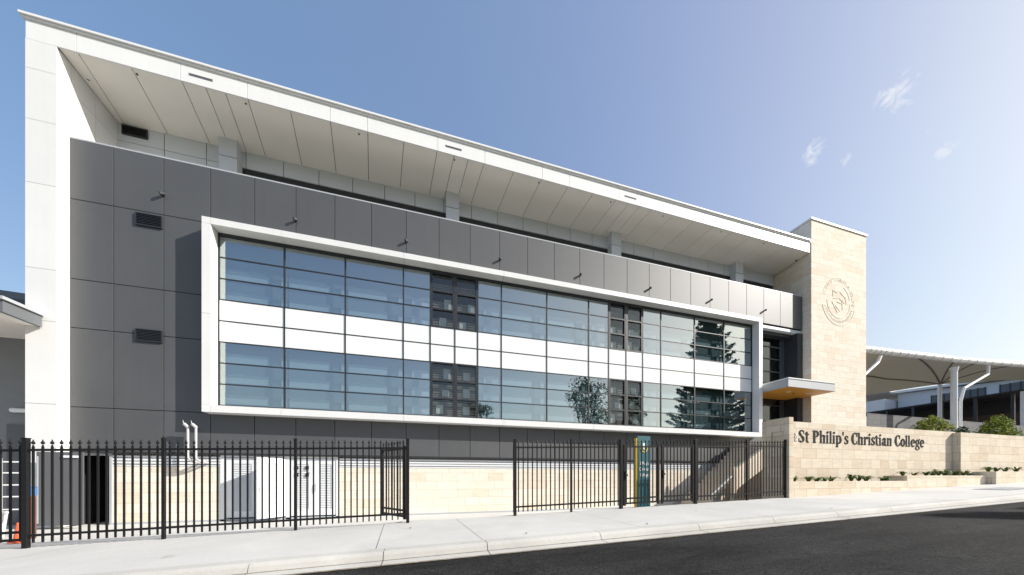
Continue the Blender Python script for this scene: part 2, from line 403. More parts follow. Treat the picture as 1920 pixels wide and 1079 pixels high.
tin = wn('ShaderNodeMix', data_type='RGBA', blend_type='MULTIPLY'); tin.inputs['Factor'].default_value = 1; wt.links.new(gam.outputs[0], tin.inputs['A']); sx = wn('ShaderNodeSeparateColor'); wt.links.new(gam.outputs[0], sx.inputs[0])
hz = wn('ShaderNodeMapRange'); hz.inputs[1].default_value = .75; hz.inputs[2].default_value = 1.9; wt.links.new(sx.outputs[0], hz.inputs[0])
tm = wn('ShaderNodeMix', data_type='RGBA'); wt.links.new(hz.outputs[0], tm.inputs['Factor']); tm.inputs['A'].default_value = (1.60, 1.46, 1.60, 1); tm.inputs['B'].default_value = (1.59, 1.60, 1.585, 1)
wt.links.new(tm.outputs['Result'], tin.inputs['B'])
wt.links.new(tin.outputs['Result'], cm.inputs['A']); cm.inputs['B'].default_value = (4.1, 4.2, 4.3, 1)
wt.links.new(cm.outputs['Result'], bg.inputs['Color'])
S.view_settings.view_transform = 'Standard'; S.view_settings.look = 'None'; S.view_settings.gamma = 1; S.view_settings.exposure = .62

# ------------------------------------------------------------------ the setting
def sheet(name, xs, ys, zf, m, lab=None):
    b = MB()
    for x0, x1 in zip(xs, xs[1:]):
        for y0, y1 in zip(ys, ys[1:]):
            b.quad((x0,y0,zf(x0,y0)), (x1,y0,zf(x1,y0)), (x1,y1,zf(x1,y1)), (x0,y1,zf(x0,y1)))
    o = b.build(name, m, fix=False); o['kind'] = 'structure'
    return o
def gz(x, y):
    if y <= 8.41: return zs(x) - .32
    if y < 30: return -.35
    return -.35 + (y-30)*.004
xs_g = [-900,-300,-120,-60,-40,-20,-10,0,10,12,16,20,25,30,40,60,90,150,400,900]
sheet('ground', xs_g, [-900,-300,-100,-40,-20,-9,-5,0,5,8.4,8.42,12,20,30,60,200,900], gz, M['terrain'])
xs_r = [-60,-40,-20,-10,-5,0,5,10,12,14,16,18,20,22,25,28,32,36,40,50,60,75,90]
sheet('road', xs_r, [-6.2,-3,-.5,2.4,5.07], lambda x, y: zs(x) - .145 + .012*(1-((y+.5)/5.6)**2)*5.6*.5, M['asphalt'])
# far verge behind the camera
sheet('grass_verge', xs_r, [-40,-20,-9,-6.2], lambda x, y: zs(x) - .02, M['verge'])
# gutter and kerb, cast in lengths
kj = [-60,-50,-40,-30,-20,-14,-10,-7,-4.6,-2.41,-.62,1.05,3.25,5.6,7.75,9.9,12,14.2,16.6,19,21.5,24,26.5,29,31.5,34,37,40,45,50,60,75,90]
g = MB(); k = MB()
for a, b in zip(kj, kj[1:]):
    n = max(1, int((b-a)/2.5)); q = [a+.006+(b-a-.012)*i/n for i in range(n+1)]
    for x0, x1 in zip(q, q[1:]):
        z0, z1 = zs(x0), zs(x1)
        g.quad((x0,5.03,z0-.138),(x1,5.03,z1-.138),(x1,5.29,z1-.128),(x0,5.29,z0-.128)); g.quad((x0,5.255,z0-.1265),(x1,5.255,z1-.1265),(x1,5.283,z1-.1225),(x0,5.283,z0-.1225),1); g.quad((x0,4.985,z0-.134),(x1,4.985,z1-.134),(x1,5.045,z1-.1335),(x0,5.045,z0-.1335),1)
        prof = [(5.275,-.126),(5.30,-.05),(5.325,-.018),(5.36,0),(5.56,.004)]
        for (ya, za), (yb, zb) in zip(prof, prof[1:]):
            k.quad((x0,ya,z0+za),(x1,ya,z1+za),(x1,yb,z1+zb),(x0,yb,z0+zb))
    for xx in (q[0], q[-1]):
        z = zs(xx)
        n0 = len(k.v); k.v += [(xx,y,z+d) for y, d in [(5.275,-.126),(5.30,-.05),(5.325,-.018),(5.36,0),(5.56,.004),(5.56,-.13)]]
        k.f.append(tuple(range(n0, n0+6))); k.m.append(0)
g.build('gutter', [M['kerb'], M['grit']], fix=False)['kind'] = 'structure'
k.build('kerb', M['kerb'], fix=False)['kind'] = 'structure'
# footpath slabs
pj = [-60,-40,-25,-16,-10.5,-6.6,-.86,.93,4.3,7.9,11.6,15.2,18.8,22.4,26,30,34,40,50,60,75,90]
p = MB()
for a, b in zip(pj, pj[1:]):
    n = max(1, int((b-a)/1.5)); K = lambda v: .11*max(0, 1-abs(v)/6)
    for i in range(n):
        x0 = a+.005+(b-a-.01)*i/n; x1 = a+.005+(b-a-.01)*(i+1)/n
        p.quad((x0+K(x0),5.565,zs(x0)+.003),(x1+K(x1),5.565,zs(x1)+.003),(x1-K(x1),8.30,zs(x1)),(x0-K(x0),8.30,zs(x0)))
        p.quad((x0-K(x0),8.30,zs(x0)),(x1-K(x1),8.30,zs(x1)),(x1-K(x1),8.52,zs(x1)),(x0-K(x0),8.52,zs(x0)))
p.build('footpath', M['concrete'], fix=False)['kind'] = 'structure'
def az(x, y):
    t = max(0, min(1, (y-8.5)/4.2)); return (zs(x)-.004)*(1-t)*(1-t*.25) + .0*t
sheet('apron', [-40,-25,-18,-14,-12,-10,-8,-6,-4,-2,0,2,4,6,8,10,12,13], [8.51,9,9.5,10,10.6,11.3,12,12.7,14.3,16.5], az, M['apron'])

# ------------------------------------------------------------------ the school building
D, YR, YF, YG, DREC = 14.0, 13.61, 13.52, 13.95, 15.69
XL, XFI = -12.07, -11.35                       # white end wall, outer and inner face
XT0, XT1, YT = 22.94, 28.08, 13.57             # stone tower
school = thing('school_building', 'long school building with charcoal cladding, white framed window band and deep white eave', 'building')
P0 = -10.23; MOD = 1.357
colx = [XFI+.01] + [P0+MOD*i for i in range(24)] + [22.86]
zt = [.83+EYE, 2.31+EYE, 4.95+EYE, 6.58+EYE, 9.24+EYE, 11.27+EYE]
FX0, FX1, FZ0, FZ1 = -7.52, 18.87, 3.945, 10.815  # outside of the white window surround
cl = MB(); gap = .011
for x0, x1 in zip(colx, colx[1:]):
    for z0, z1 in zip(zt, zt[1:]):
        if z0 < 4 and z1 < 4: pass
        elif z1 > 12: pass
        else:
            if x0 > -7.6: continue
        if z1 > 12 and x1 > FX1: z0b = 10.86
        else: z0b = z0
        xb = x1
        if z1 <= 11.0 and z0 > 3.9 and x1 > -7.6: xb = -7.45
        cl.box(x0+gap, xb-gap, D, D+.05, z0b+gap, z1-gap)
cl.build('cladding', M['grey'], school, bevel=.004)
bk = MB()
bk.box(XFI-.3, -7.3, D+.05, D+.25, zt[0], zt[-1]-.05)
bk.box(-7.3, 18.75, D+.05, D+.25, zt[0], 4.2)
bk.box(-7.3, 18.75, D+.05, D+.25, 10.55, zt[-1]-.05)
bk.box(18.75, 22.86, D+.05, D+.25, 10.87, zt[-1]-.05)
bk.box(18.75, 22.86, D+.05, D+.25, zt[0], 3.3)
bk.build('wall_backing', M['dark'], school)
MB().box(-7.52, 22.86, D-.01, D+.28, zt[0]-.05, zt[0]).box(XFI, -7.52, D+.0, D+.28, zt[0]-.05, zt[0]).build('shadow_gap', M['dark'], school)
MB().box(XFI, 22.86, D-.004, D+.30, zt[-1]-.02, zt[-1]+.03).build('parapet_cap', M['gutter_grey'], school)
# ledge behind the parapet, recessed top storey, piers
MB().box(XFI, 22.9, D+.3, DREC, 12.2, 12.3).build('ledge', M['roof_sheet'], school)
rw = MB(); rj = [XFI-.2]+[-9.92+MOD*i for i in range(25)]+[22.9]
for x0, x1 in zip(rj, rj[1:]):
    rw.box(x0+.012, x1-.012, DREC, DREC+.05, 14.62, 15.6)
    if x0 < -7.7: rw.box(x0+.012, min(x1-.012, -7.9), DREC, DREC+.05, 12.62, 14.60)
rw.build('upper_wall', M['lgrey'], school)
MB().box(XFI-.3, 22.9, DREC+.05, DREC+.2, 12.2, 15.7).build('upper_backing', M['dark'], school)
pier0 = None
for px in (-7.95, 1.02, 10.06, 19.05):
    if pier0 is None:
        b = MB(); b.box(0, .62, 15.28, DREC-.002, 14.61, 15.6); b.box(0, .62, 15.285, DREC-.002, 12.3, 14.59)
        pier0 = b.build('pier', M['lgrey'], school, bevel=.01)
        pier0.location.x = px
    else: copy_obj(pier0, school, (px, 0, 0))
# soffit boards, falling towards the wall
sj = [-11.34]+[-10.86,-9.52,-8.15,-7.47,-6.89,-6.21,-4.86,-3.51,-2.17,-.8,.54,1.25,1.86,2.55,3.92,5.26,6.62,7.97,9.26,10.0,10.64]
x = 11.35
while x < 22: sj.append(x); x += 1.36
for i, v in enumerate(sj):
    pass
sj += [22.9]; sj = sorted(sj)
so_ = MB(); sb = MB()
SZ0, SZ1 = 13.80+EYE, 13.60+EYE
for x0, x1 in zip(sj, sj[1:]):
    a, b_ = x0+.011, x1-.011; sk0 = 0 if x0 < -11 else -.3; sk1 = 0 if x1 > 22.8 else -.3
    pts = [(a,YR+.03,SZ0),(b_,YR+.03,SZ0),(b_+sk1,DREC+.05,SZ1),(a+sk0,DREC+.05,SZ1)]
    up = [(q[0],q[1],q[2]+.03) for q in pts]
    n = len(so_.v); so_.v += pts+up
    for f in ((0,1,2,3),(7,6,5,4),(0,4,5,1),(1,5,6,2),(2,6,7,3),(3,7,4,0)): so_.f.append(tuple(n+i for i in f)); so_.m.append(0)
so_.build('soffit', M['soffit'], school)
sb.prism([(YR+.03,SZ0+.05),(DREC+.2,SZ1+.05),(DREC+.2,SZ1+.09),(YR+.03,SZ0+.09)], XFI, 22.9, 'x').build('soffit_backing', M['dark'], school)
# fascia in lengths, capping, roof deck
fj = [XL,-10.87,-8.17,-6.21,-3.51,-2.18,.56,2.58,5.29,6.67,9.39,10.7,13.4,14.75,17.5,18.8,21.5,22.93]
fa = MB()
for x0, x1 in zip(fj, fj[1:]): fa.box(x0+.006, x1-.006, YR, YR+.04, 13.78+EYE, 14.40+EYE)
fa.build('fascia', M['fascia'], school, bevel=.004)
MB().box(XL-.10, 22.93, YR-.09, YR+.25, 14.44+EYE, 14.515+EYE).box(XL-.06, 22.93, YR-.045, YR+.2, 14.38+EYE, 14.438+EYE).build('roof_capping', M['fascia'], school, bevel=.008)
MB().box(XL, 22.9, YR+.042, 26, 13.93+EYE, 14.40+EYE).build('roof', M['roof_sheet'], school)
# white end wall (fin)
fi = MB(); fzj = [0.02] + [v for v in (2.31+EYE,4.95+EYE,6.58+EYE,9.24+EYE,11.32+EYE,12.65+EYE,13.79+EYE)]
fzf = [0.02, 3.98, 6.62, 8.27, 10.95, 12.95, 14.55, 15.46]
for z0, z1 in zip(fzf, fzf[1:]):
    fi.box(XL, XFI, YR, YR+.03, z0+.006, z1-.006)
    fi.box(XFI-.03, XFI, YR+.033, D+.04, z0+.006, z1-.006)
for z0, z1 in ((12.95,14.55),(14.55,15.50)):
    fi.box(XFI-.03, XFI, D+.05, 14.85, z0+.006, z1-.006); fi.box(XFI-.03, XFI, 14.862, DREC, z0+.006, z1-.006)
fi.build('end_wall', M['white'], school)
MB().box(XL+.01, XFI-.035, YR+.034, 26, .01, 13.9+EYE).build('end_wall_core', M['white'], school)
# white surround of the window band
su = MB(); IX0, IX1, IZ0, IZ1 = -7.26, 18.60, 4.19, 10.59
sjx = [FX0]+[-7.24, -5.15+.0, -.85, 3.42, 7.88, 12.2, 16.5]+[FX1]
sjx = [FX0,-7.25,-5.12,-.80,3.43,7.88,12.2,16.5,FX1]
for x0, x1 in zip(sjx, sjx[1:]):
    a, b_ = x0+.005, x1-.005
    su.prism([(YF,IZ1),(YF,FZ1),(D+.04,FZ1),(D+.04,IZ1+.03),(YG-.02,IZ1)], a, b_, 'x')
    su.prism([(YF,FZ0),(D+.04,FZ0),(D+.04,IZ0),(YF,IZ0)], a, b_, 'x')
for z0, z1 in ((IZ0,7.42),(7.42,IZ1)):
    su.box(FX0+.004, IX0, YF+.002, D+.04, z0+.005, z1-.005)
    su.box(IX1, FX1-.004, YF+.002, D+.04, z0+.005, z1-.005)
su.build('window_surround', M['white'], school)
# curtain wall: bays of glass with their frames, spandrels and blinds
bays = [-7.24,-5.16,-3.05,-.84,.26,1.31,2.32,3.41,5.64,7.87,9.0,10.02,11.03,12.17,14.4,16.48,18.58]
ops = {4, 5, 10, 11}
RZ = [10.48-.775*i for i in range(9)]
rnd = random.Random(3)
for i, (x0, x1) in enumerate(zip(bays, bays[1:])):
    for r0, r1, hi in ((0, 3, True), (5, 8, False)):
        w0 = MB(); fr = MB(); bl = MB()
        zt_, zb_ = RZ[r0], RZ[r1]
        w_ = MB()
        for r in range(r0, r1):
            a = rnd.uniform(-.003, .003)
            z1_, z0_ = RZ[r]-.02, RZ[r+1]+.02
            yo = .02 if i in ops else -.03
            w_.quad((x0+.02,YG+.03+yo+a,z0_),(x1-.02,YG+.03+yo-a,z0_),(x1-.02,YG+.03+yo-a,z1_),(x0+.02,YG+.03+yo+a,z1_))
        win = w_.build('window', M['glass_louvre'] if i in ops else M['glass'], school, fix=False)
        fw = .055 if i in ops else .03
        for r in range(r0, r1+1):
            fr.box(x0, x1, YG-.02, YG+.06, RZ[r]-fw/2-.004, RZ[r]+fw/2+.004)
        fr.box(x0-.028, x0+.028, YG-.03, YG+.07, zb_-.02, zt_+.02)
        if i == len(bays)-2: fr.box(x1-.03, x1+.03, YG-.03, YG+.07, zb_-.02, zt_+.02)
        if i in ops:
            for r in range(r0, r1):
                fr.box(x0+.03, x0+.10, YG-.025, YG+.055, RZ[r+1]+.034, RZ[r]-.034)
                fr.box(x1-.10, x1-.03, YG-.025, YG+.055, RZ[r+1]+.034, RZ[r]-.034)
        fr.build('window_frame', M['alu'], win)
        if i in ops:
            bl.box(x0, x1, YG+.9, YG+.95, zb_, zt_)
            for r in range(r0, r1):
                n = 6
                for q in range(n):
                    zc = RZ[r+1]+.08+q*.62/n
                    if hi and q > 3: continue
                    bl.box(x0+.06, x1-.06, YG+.25, YG+.30, zc, zc+.06+.02*rnd.random(), 1)
                if not hi or r > 0:
                    u = rnd.uniform(.2, .6)*(x1-x0)
                    bl.box(x0+u, x0+u+.3, YG+.225, YG+.245, RZ[r+1]+.15, RZ[r+1]+.15+rnd.uniform(.25,.45), 2)
            bl.build('louvre_blind', [M['inner_dark'], M['timber_slat'], M['paper']], win)
        else:
            bl.box(x0+.02, x1-.02, YG+.32, YG+.36, zb_, zt_-.02)
            w = x1-x0
            for r in range(r0, r1):
                if r == 0: continue
                zb2 = RZ[r+1]+.12; zt2 = zb2+.34
                if w > 1.5:
                    bl.box(x0+.06, x0+.70*w, YG+.27, YG+.315, zb2, zt2, 1)
                    bl.box(x0+.90*w, x1-.04, YG+.27, YG+.315, zb2, zt2, 1)
                else:
                    bl.box(x0+.3*w, x1-.06, YG+.27, YG+.315, zb2, zt2, 1)
            bl.build('blind', [M['blind'], M['blind_band']], win)
    sp = MB(); sf = MB()
    for r in (3, 4): sp.box(x0+.02, x1-.02, YG-.008, YG+.02, RZ[r+1]+.015, RZ[r]-.015)
    spo = sp.build('spandrel_panel', M['spandrel'], school)
    sf.box(x0, x1, YG-.02, YG+.06, RZ[4]-.019, RZ[4]+.019)
    sf.box(x0-.024, x0+.024, YG-.028, YG+.068, RZ[5]+.02, RZ[3]-.02)
    sf.build('mullion', M['alu'], spo)
MB().box(IX0, IX1, YG-.03, YG+.08, 10.48, 10.585).box(IX0, IX1, YG-.03, YG+.08, 4.195, 4.285).box(18.58, 18.60, YG-.03, YG+.07, 4.29, 10.47).build('head_and_sill', M['alu'], school)
# rooms and the mass of the building behind
ro = MB()
ro.box(-7.4, 18.7, 18.5, 18.6, 3.6, 11); ro.box(-7.4, 18.7, D+.26, 18.5, 10.62, 10.7); ro.box(-7.4, 18.7, D+.26, 18.5, 4.0, 4.1)
ro.box(-7.4, 18.7, YG+.1, 18.5, RZ[5]+.1, RZ[3]-.1)
ro.build('rooms', M['blind'], school)
MB().box(XL+.02, 22.9, 25.9, 26, 0, 15.5).box(22.7, 22.9, 18, 26, 0, 15.5).build('rear_wall', M['grey'], school)
# ground storey: stone base, louvre strip, doors
YS = 14.12
MB().box(-10.33, -7.27, YS, YS+.2, .0, 2.02).box(-3.30, 22.8, YS, YS+.2, .0, 2.02).build('stone_base', M['stone'], school)
lv = MB()
for xa, xb in ((-10.33,-7.27),(-3.30,17.6)):
    lv.box(xa, xb, YS-.01, YS+.2, 2.03, 2.08)
    for q in range(3):
        z = 2.115+q*.105
        lv.prism([(YS-.02,z),(YS-.02,z+.07),(YS+.1,z+.10),(YS+.1,z+.03)], xa, xb, 'x')
    lv.box(xa, xb, YS+.12, YS+.2, 2.08, 2.47)
lv.build('louvre_strip', M['door_white'], school)
MB().box(-10.33, 17.6, YS-.03, YS+.18, 2.462, zt[0]-.055).build('shadow_line', M['dark'], school)
MB().box(-10.36, 17.6, YS-.03, YS-.002, -.05, .07).build('base_strip', M['gutter_grey'], school)
# service doors, one leaf standing open
def leaf(x0, x1, name='louvred_door', solid=False):
    L = x1-x0; b = MB(); z0, z1 = .12, 2.36
    b.box(0, L, .045, .05, z0+.02, z1-.02)
    b.box(0, L, 0, .044, z0, z0+.24); b.box(0, L, 0, .044, z1-.22, z1)
    b.box(0, .2, 0, .044, z0+.241, z1-.221); b.box(L-.16, L, 0, .044, z0+.241, z1-.221)
    n = 26; dz = (z1-z0-.47)/n
    for q in range(n):
        z = z0+.245+q*dz
        b.prism([(.002,z+.005),(.006,z+.012),(.042,z+dz*.95),(.040,z+dz*.85)], .2, L-.16, 'x')
    return b
fr = MB()
for xa, xb in ((-7.27,-7.10),(-5.17,-5.03),(-3.42,-3.30)): fr.box(xa, xb, YS-.03, YS+.2, .0, 2.45)
fr.box(-7.10, -5.17, YS-.03, YS+.2, 2.38, 2.45); fr.box(-5.03, -3.42, YS-.03, YS+.2, 2.38, 2.45)
fr.build('door_frame', M['door_white'], school)
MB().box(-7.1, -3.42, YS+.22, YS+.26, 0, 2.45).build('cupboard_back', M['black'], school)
for xa, xb, rot, hinge in ((-7.09,-6.14,0,'l'),(-6.13,-5.18,-48,'r'),(-5.02,-4.23,0,'l'),(-4.22,-3.43,0,'r')):
    L = xb-xa
    o = leaf(xa, xb).build('louvred_door', M['door_white'], school)
    hb = MB()
    if rot:
        piv = Vector((xb, YS-.03, 0)); o.location = piv - Matrix.Rotation(R(-rot),4,'Z') @ Vector((L,0,0)); o.rotation_euler = (0,0,R(-rot))
        hb.box(.06,.085,-.05,-.03,1.05,1.28).box(.06,.085,-.03,0,1.24,1.27)
        hb.build('handle', M['steel'], o)
    else:
        o.location = (xa, YS-.01, 0)
        if hinge == 'r':
            hb.box(.03,.055,-.05,-.03,1.05,1.28).box(.0,.09,-.03,-.001,1.1,1.35); hb.build('handle', M['steel'], o)
        if xa == -5.02 or xa == -4.22:
            pass
b = MB()
for xx in (-4.86, -4.50):
    for zz in (1.95, 1.66): b.box(xx, xx+.11, YS-.04, YS-.014, zz, zz+.12)
    b.box(xx+.04, xx+.14, YS-.036, YS-.014, 1.79, 1.81)
b.build('notice_plates', M['black'], school)
# dark plant-room opening with its door leaf swung back
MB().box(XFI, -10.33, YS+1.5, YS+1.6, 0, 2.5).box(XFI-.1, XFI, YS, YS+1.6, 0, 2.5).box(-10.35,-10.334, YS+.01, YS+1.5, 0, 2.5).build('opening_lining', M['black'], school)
MB().box(-10.40, -10.335, YS-.04, YS+.1, .0, 2.46).box(XFI+.02, -10.40, YS-.04, YS+.1, 2.38, 2.46).build('opening_frame', M['gutter_grey'], school)
dl = MB(); dl.box(0, 1.12, 0, .022, .12, 2.44)
dlo = dl.build('plant_room_door', M['door_dark'], school, bevel=.006)
dlo.location = (-11.60, 13.36, 0); dlo.rotation_euler = (0, 0, R(-1))
MB().box(.62,1.02,-.04,-.004,2.26,2.33).build('door_closer', M['sign_white'], dlo)
MB().box(.02,.05,-.015,-.002,.2,2.3).build('door_edge', M['gutter_grey'], dlo)
# entrance portal right of the window band
po = MB()
po.box(FX1+.002, 22.86, D+.06, D+.32, 10.62, 10.80)          # light lintel beam
po.build('portal_beam', M['lgrey'], school, bevel=.01)
MB().box(22.45, 22.9, D-.0, 15.2, 3.3, 10.61).box(FX1-.1, 22.45, D+.35, 15.2, 10.45, 10.6).box(FX1-.15, FX1, D+.06, 15.2, 3.3, 10.5).build('portal_lining', M['portal'], school)
GY = 14.78
gw = MB(); gw.quad((FX1,GY,3.5),(22.2,GY,3.5),(22.2,GY,10.45),(FX1,GY,10.45))
gwo = gw.build('entrance_window', M['glass_dark'], school, fix=False)
gf = MB()
for py in (625,649,672,696,718,760,790):
    z = at(1431, py, GY)[2]; gf.box(FX1, 22.2, GY-.05, GY+.04, z-.025, z+.025)
for xx in (19.6,22.1): gf.box(xx-.03, xx+.03, GY-.06, GY+.05, 3.5, 10.4)
gf.box(22.2, 22.448, GY-.03, GY+.05, 3.5, 10.44)
gf.build('window_frame', M['portal_frame'], gwo)
MB().box(FX1, 22.45, 17.5, 17.6, 3.3, 10.6).box(FX1,22.45,15.21,17.5,10.5,10.6).build('lobby', M['inner_dark'], school)
# entrance canopy
cx0, cx1, cy0, cy1, cz0, cz1 = 19.18, 22.93, 12.40, 14.70, 6.585, 7.08
ca = MB(); ca.box(cx0, cx1, cy0, cy1, cz0, cz1-.06)
can = ca.build('entrance_canopy', M['gutter_grey'], school, bevel=.006)
MB().box(cx0-.03, cx1, cy0-.03, cy1, cz1-.058, cz1+.0).build('canopy_flashing', M['fascia'], can)
MB().box(cx0+.02, cx1-.02, cy0+.02, cy1, cz0-.012, cz0-.003).build('canopy_soffit', M['orange_soffit'], can)
for (lx, ly) in ((20.35,13.15),(21.85,13.1)):
    MB().tube((lx,ly,cz0-.03),(lx,ly,cz0-.013),.12,n=16).build('downlight', M['sign_white'], can)
MB().tube((21.0,13.3,cz0-.05),(21.0,13.3,cz0-.013),.04,n=10).build('sensor', M['lamp'], can)

# ------------------------------------------------------------------ stone tower with the carved crest
tower = thing('stone_tower', 'tall pale sandstone tower with carved round crest beside the entrance', 'tower', (25.5, 15.5, 0))
def loc(o, par):  # keep world placement under a moved parent
    o.matrix_parent_inverse = Matrix.Translation(-Vector(par.location)); return o
loc(MB().box(XT0, XT1, YT, 17.6, 0, 15.80+EYE).build('shaft', M['stone'], tower, bevel=.012), tower)
loc(MB().box(XT0-.06, XT1+.06, YT-.06, 17.66, 15.80+EYE, 15.90+EYE).build('capping', M['fascia'], tower, bevel=.008), tower)
ex, ez = 25.42, 11.12+EYE
def ring(b, cx, cz, r0, r1, a0, a1, y0, y1, n=40, m=0):
    for i in range(n):
        p_, q_ = a0+(a1-a0)*i/n, a0+(a1-a0)*(i+1)/n
        b.prism([(cx+r0*math.cos(p_),cz+r0*math.sin(p_)),(cx+r1*math.cos(p_),cz+r1*math.sin(p_)),(cx+r1*math.cos(q_),cz+r1*math.sin(q_)),(cx+r0*math.cos(q_),cz+r0*math.sin(q_))], y0, y1, 'y', m)
def bar(b, x0, z0, x1, z1, w_, y0, y1, m=0):
    d = Vector((x1-x0, z1-z0)); L = d.length; d /= L; n_ = Vector((-d.y, d.x))*w_/2
    b.prism([(x0+n_.x,z0+n_.y),(x0-n_.x,z0-n_.y),(x1-n_.x,z1-n_.y),(x1+n_.x,z1+n_.y)], y0, y1, 'y', m)
def text_mesh(s, size, depth=.01, name='t'):
    cu = bpy.data.curves.new(name, 'FONT'); cu.body = s; cu.size = size; cu.extrude = depth; cu.align_x = 'CENTER'
    to = bpy.data.objects.new(name, cu); COL.objects.link(to)
    dg = bpy.context.evaluated_depsgraph_get(); dg.update()
    me = bpy.data.meshes.new_from_object(to.evaluated_get(dg))
    bpy.data.objects.remove(to); return me
cr = MB()
ring(cr, ex, ez, 1.06, 1.10, R(-178), R(-2), YT-.012, YT-.002)
ring(cr, ex, ez, 1.50, 1.56, R(-165), R(-15), YT-.012, YT-.002, m=1)
ring(cr, ex, ez, 1.02, 1.05, R(10), R(65), YT-.012, YT-.002)
crest = loc(cr.build('crest', [M['engrave_pale'], M['engrave']], tower), tower)
mk = MB()
# shield, cross and open book in the middle
for a, b_ in (((-.55,.25),(-.55,.62)),((-.55,.62),(-.12,.52)),((-.52,.12),(.05,.22)),((.05,.22),(.5,-.05)),((-.62,-.1),(-.1,-.75)),((-.3,-.3),(.1,-.62)),((.12,.6),(.62,.3)),((.62,.3),(.72,-.1)),((.3,.1),(.35,-.5)),((-.15,-.05),(.25,-.12))):
    bar(mk, ex+a[0], ez+a[1], ex+b_[0], ez+b_[1], .05, YT-.014, YT-.002)
mk.build('shield', M['engrave'], crest)
txt = "ST PHILIP'S CHRISTIAN COLLEGE"
for i, ch in enumerate(txt):
    if ch == ' ': continue
    a = R(168) - R(172)*i/(len(txt)-1)
    me = text_mesh(ch, .34, .002, 'letter'); me.materials.append(M['engrave'])
    o = bpy.data.objects.new('letter', me); COL.objects.link(o); o.parent = crest
    o.rotation_euler = (R(90), 0, 0)
    mw = Matrix.Translation((ex+1.26*math.cos(a), YT-.004, ez+1.26*math.sin(a))) @ Matrix.Rotation(a-R(90), 4, Vector((0,-1,0))) @ Matrix.Rotation(R(90), 4, 'X')
    o.matrix_world = mw; o.matrix_parent_inverse = Matrix.Identity(4); o.matrix_basis = mw
# lower motto, worn
for i in range(22):
    a = R(200)+R(140)*i/21
    me_ = MB(); bar(me_, 0, -.07, 0, .07, .05, -.006, .004)
    if i % 3: bar(me_, .0, .07, .08, .05, .03, -.0075, .004)
    mk_ = me_.build('motto_stroke', M['engrave_pale'], crest)
    mk_.matrix_basis = Matrix.Translation((ex+1.30*math.cos(a), YT-.006, ez+1.30*math.sin(a))) @ Matrix.Rotation(a+R(90), 4, Vector((0,-1,0)))

# ------------------------------------------------------------------ fittings on the building
def vent(name, lab, cat, x0, x1, z0, z1, y, n, m, grp):
    t = thing(name, lab, cat, (x0, y, z0), grp); w_, h_ = x1-x0, z1-z0
    f = MB(); f.box(0, w_, -.05, 0, 0, .03).box(0, w_, -.05, 0, h_-.03, h_).box(0, .03, -.049, 0, .031, h_-.031).box(w_-.03, w_, -.049, 0, .031, h_-.031)
    f.build('frame', m, t)
    MB().box(.03, w_-.03, -.012, -.003, .03, h_-.03).build('backing', M['black'], t)
    s_ = MB(); dz = (h_-.06)/n
    for i in range(n):
        z = .03+i*dz
        s_.prism([(-.045,z+dz*.15),(-.045,z+dz*.35),(-.014,z+dz*.95),(-.014,z+dz*.75)], .031, w_-.031, 'x')
    s_.build('slats', m, t)
    return t
vent('wall_vent','black louvred vent high on the charcoal wall, above the window band','vent', -9.63,-8.89,10.40,10.83,D-.002,7,M['alu'],'black wall vents')
vent('wall_vent','black louvred vent halfway down the charcoal wall, left of the window band','vent', -9.63,-8.89,6.37,6.80,D-.002,7,M['alu'],'black wall vents')
vent('wall_vent','black vent tucked under the eave in the recessed top wall','vent', -11.2,-10.42,14.86,15.22,DREC-.002,7,M['alu'],'black wall vents')
for xa, w in ((-7.93,'leftmost'),(.87,'second from the left'),(9.69,'third from the left'),(18.54,'rightmost')):
    t = thing('fascia_vent','thin slotted vent in the white fascia, %s of four' % w,'vent',(xa,YR,14.03+EYE),'slots in the roof fascia')
    MB().box(0,.70,-.006,-.001,0,.085).build('frame', M['gutter_grey'], t)
    fs = MB()
    for q_ in range(3): fs.box(.02,.68,-.009,-.0065,.010+q_*.026,.024+q_*.026)
    fs.build('slats', M['lamp'], t)
words = ['first','second','third','fourth','fifth','sixth','seventh','eighth']
for i in range(8):
    X = -8.87+4.075*i; zc = 11.60
    t = thing('wall_light','small black wall spotlight on the charcoal cladding, %s from the left' % words[i],'light',(X,D,zc),'row of wall spotlights')
    MB().tube((0,0,0),(0,-.025,0),.038,n=10).tube((0,-.025,0),(0,-.06,.015),.014,n=8).build('bracket', M['lamp'], t)
    MB().tube((.05,-.05,.03),(-.04,-.12,-.02),.046,.058,n=12).build('lamp_head', M['lamp'], t)
for i, (px, py, w) in enumerate(((257,185,'first'),(461,235,'second'),(673,290,'third'),(852,337,'fourth'),(1010,376,'fifth'),(1145,411,'sixth'),(1243,435,'seventh'),(1352,462,'eighth'),(1432,482,'ninth'))):
    # on the sloping soffit, about 0.9 m behind the fascia
    y = YR+.85
    for _ in range(8):
        q = at(px, py, y); zz = SZ0+(SZ1-SZ0)*(y-YR-.03)/(DREC+.02-YR)
        y += (q[2]-zz)*.5; y = max(YR+.2, min(DREC-.3, y))
    X = at(px, py, y)[0]; zz = SZ0+(SZ1-SZ0)*(y-YR-.03)/(DREC+.02-YR)
    t = MB().tube((0,0,-.025),(0,0,.0),.026,.03,n=10).build('soffit_light', M['lamp'], loc=(X,y,zz-.004))
    tag(t,'tiny dark fitting in the pale soffit boards, %s from the left' % w,'light','fittings in the soffit')
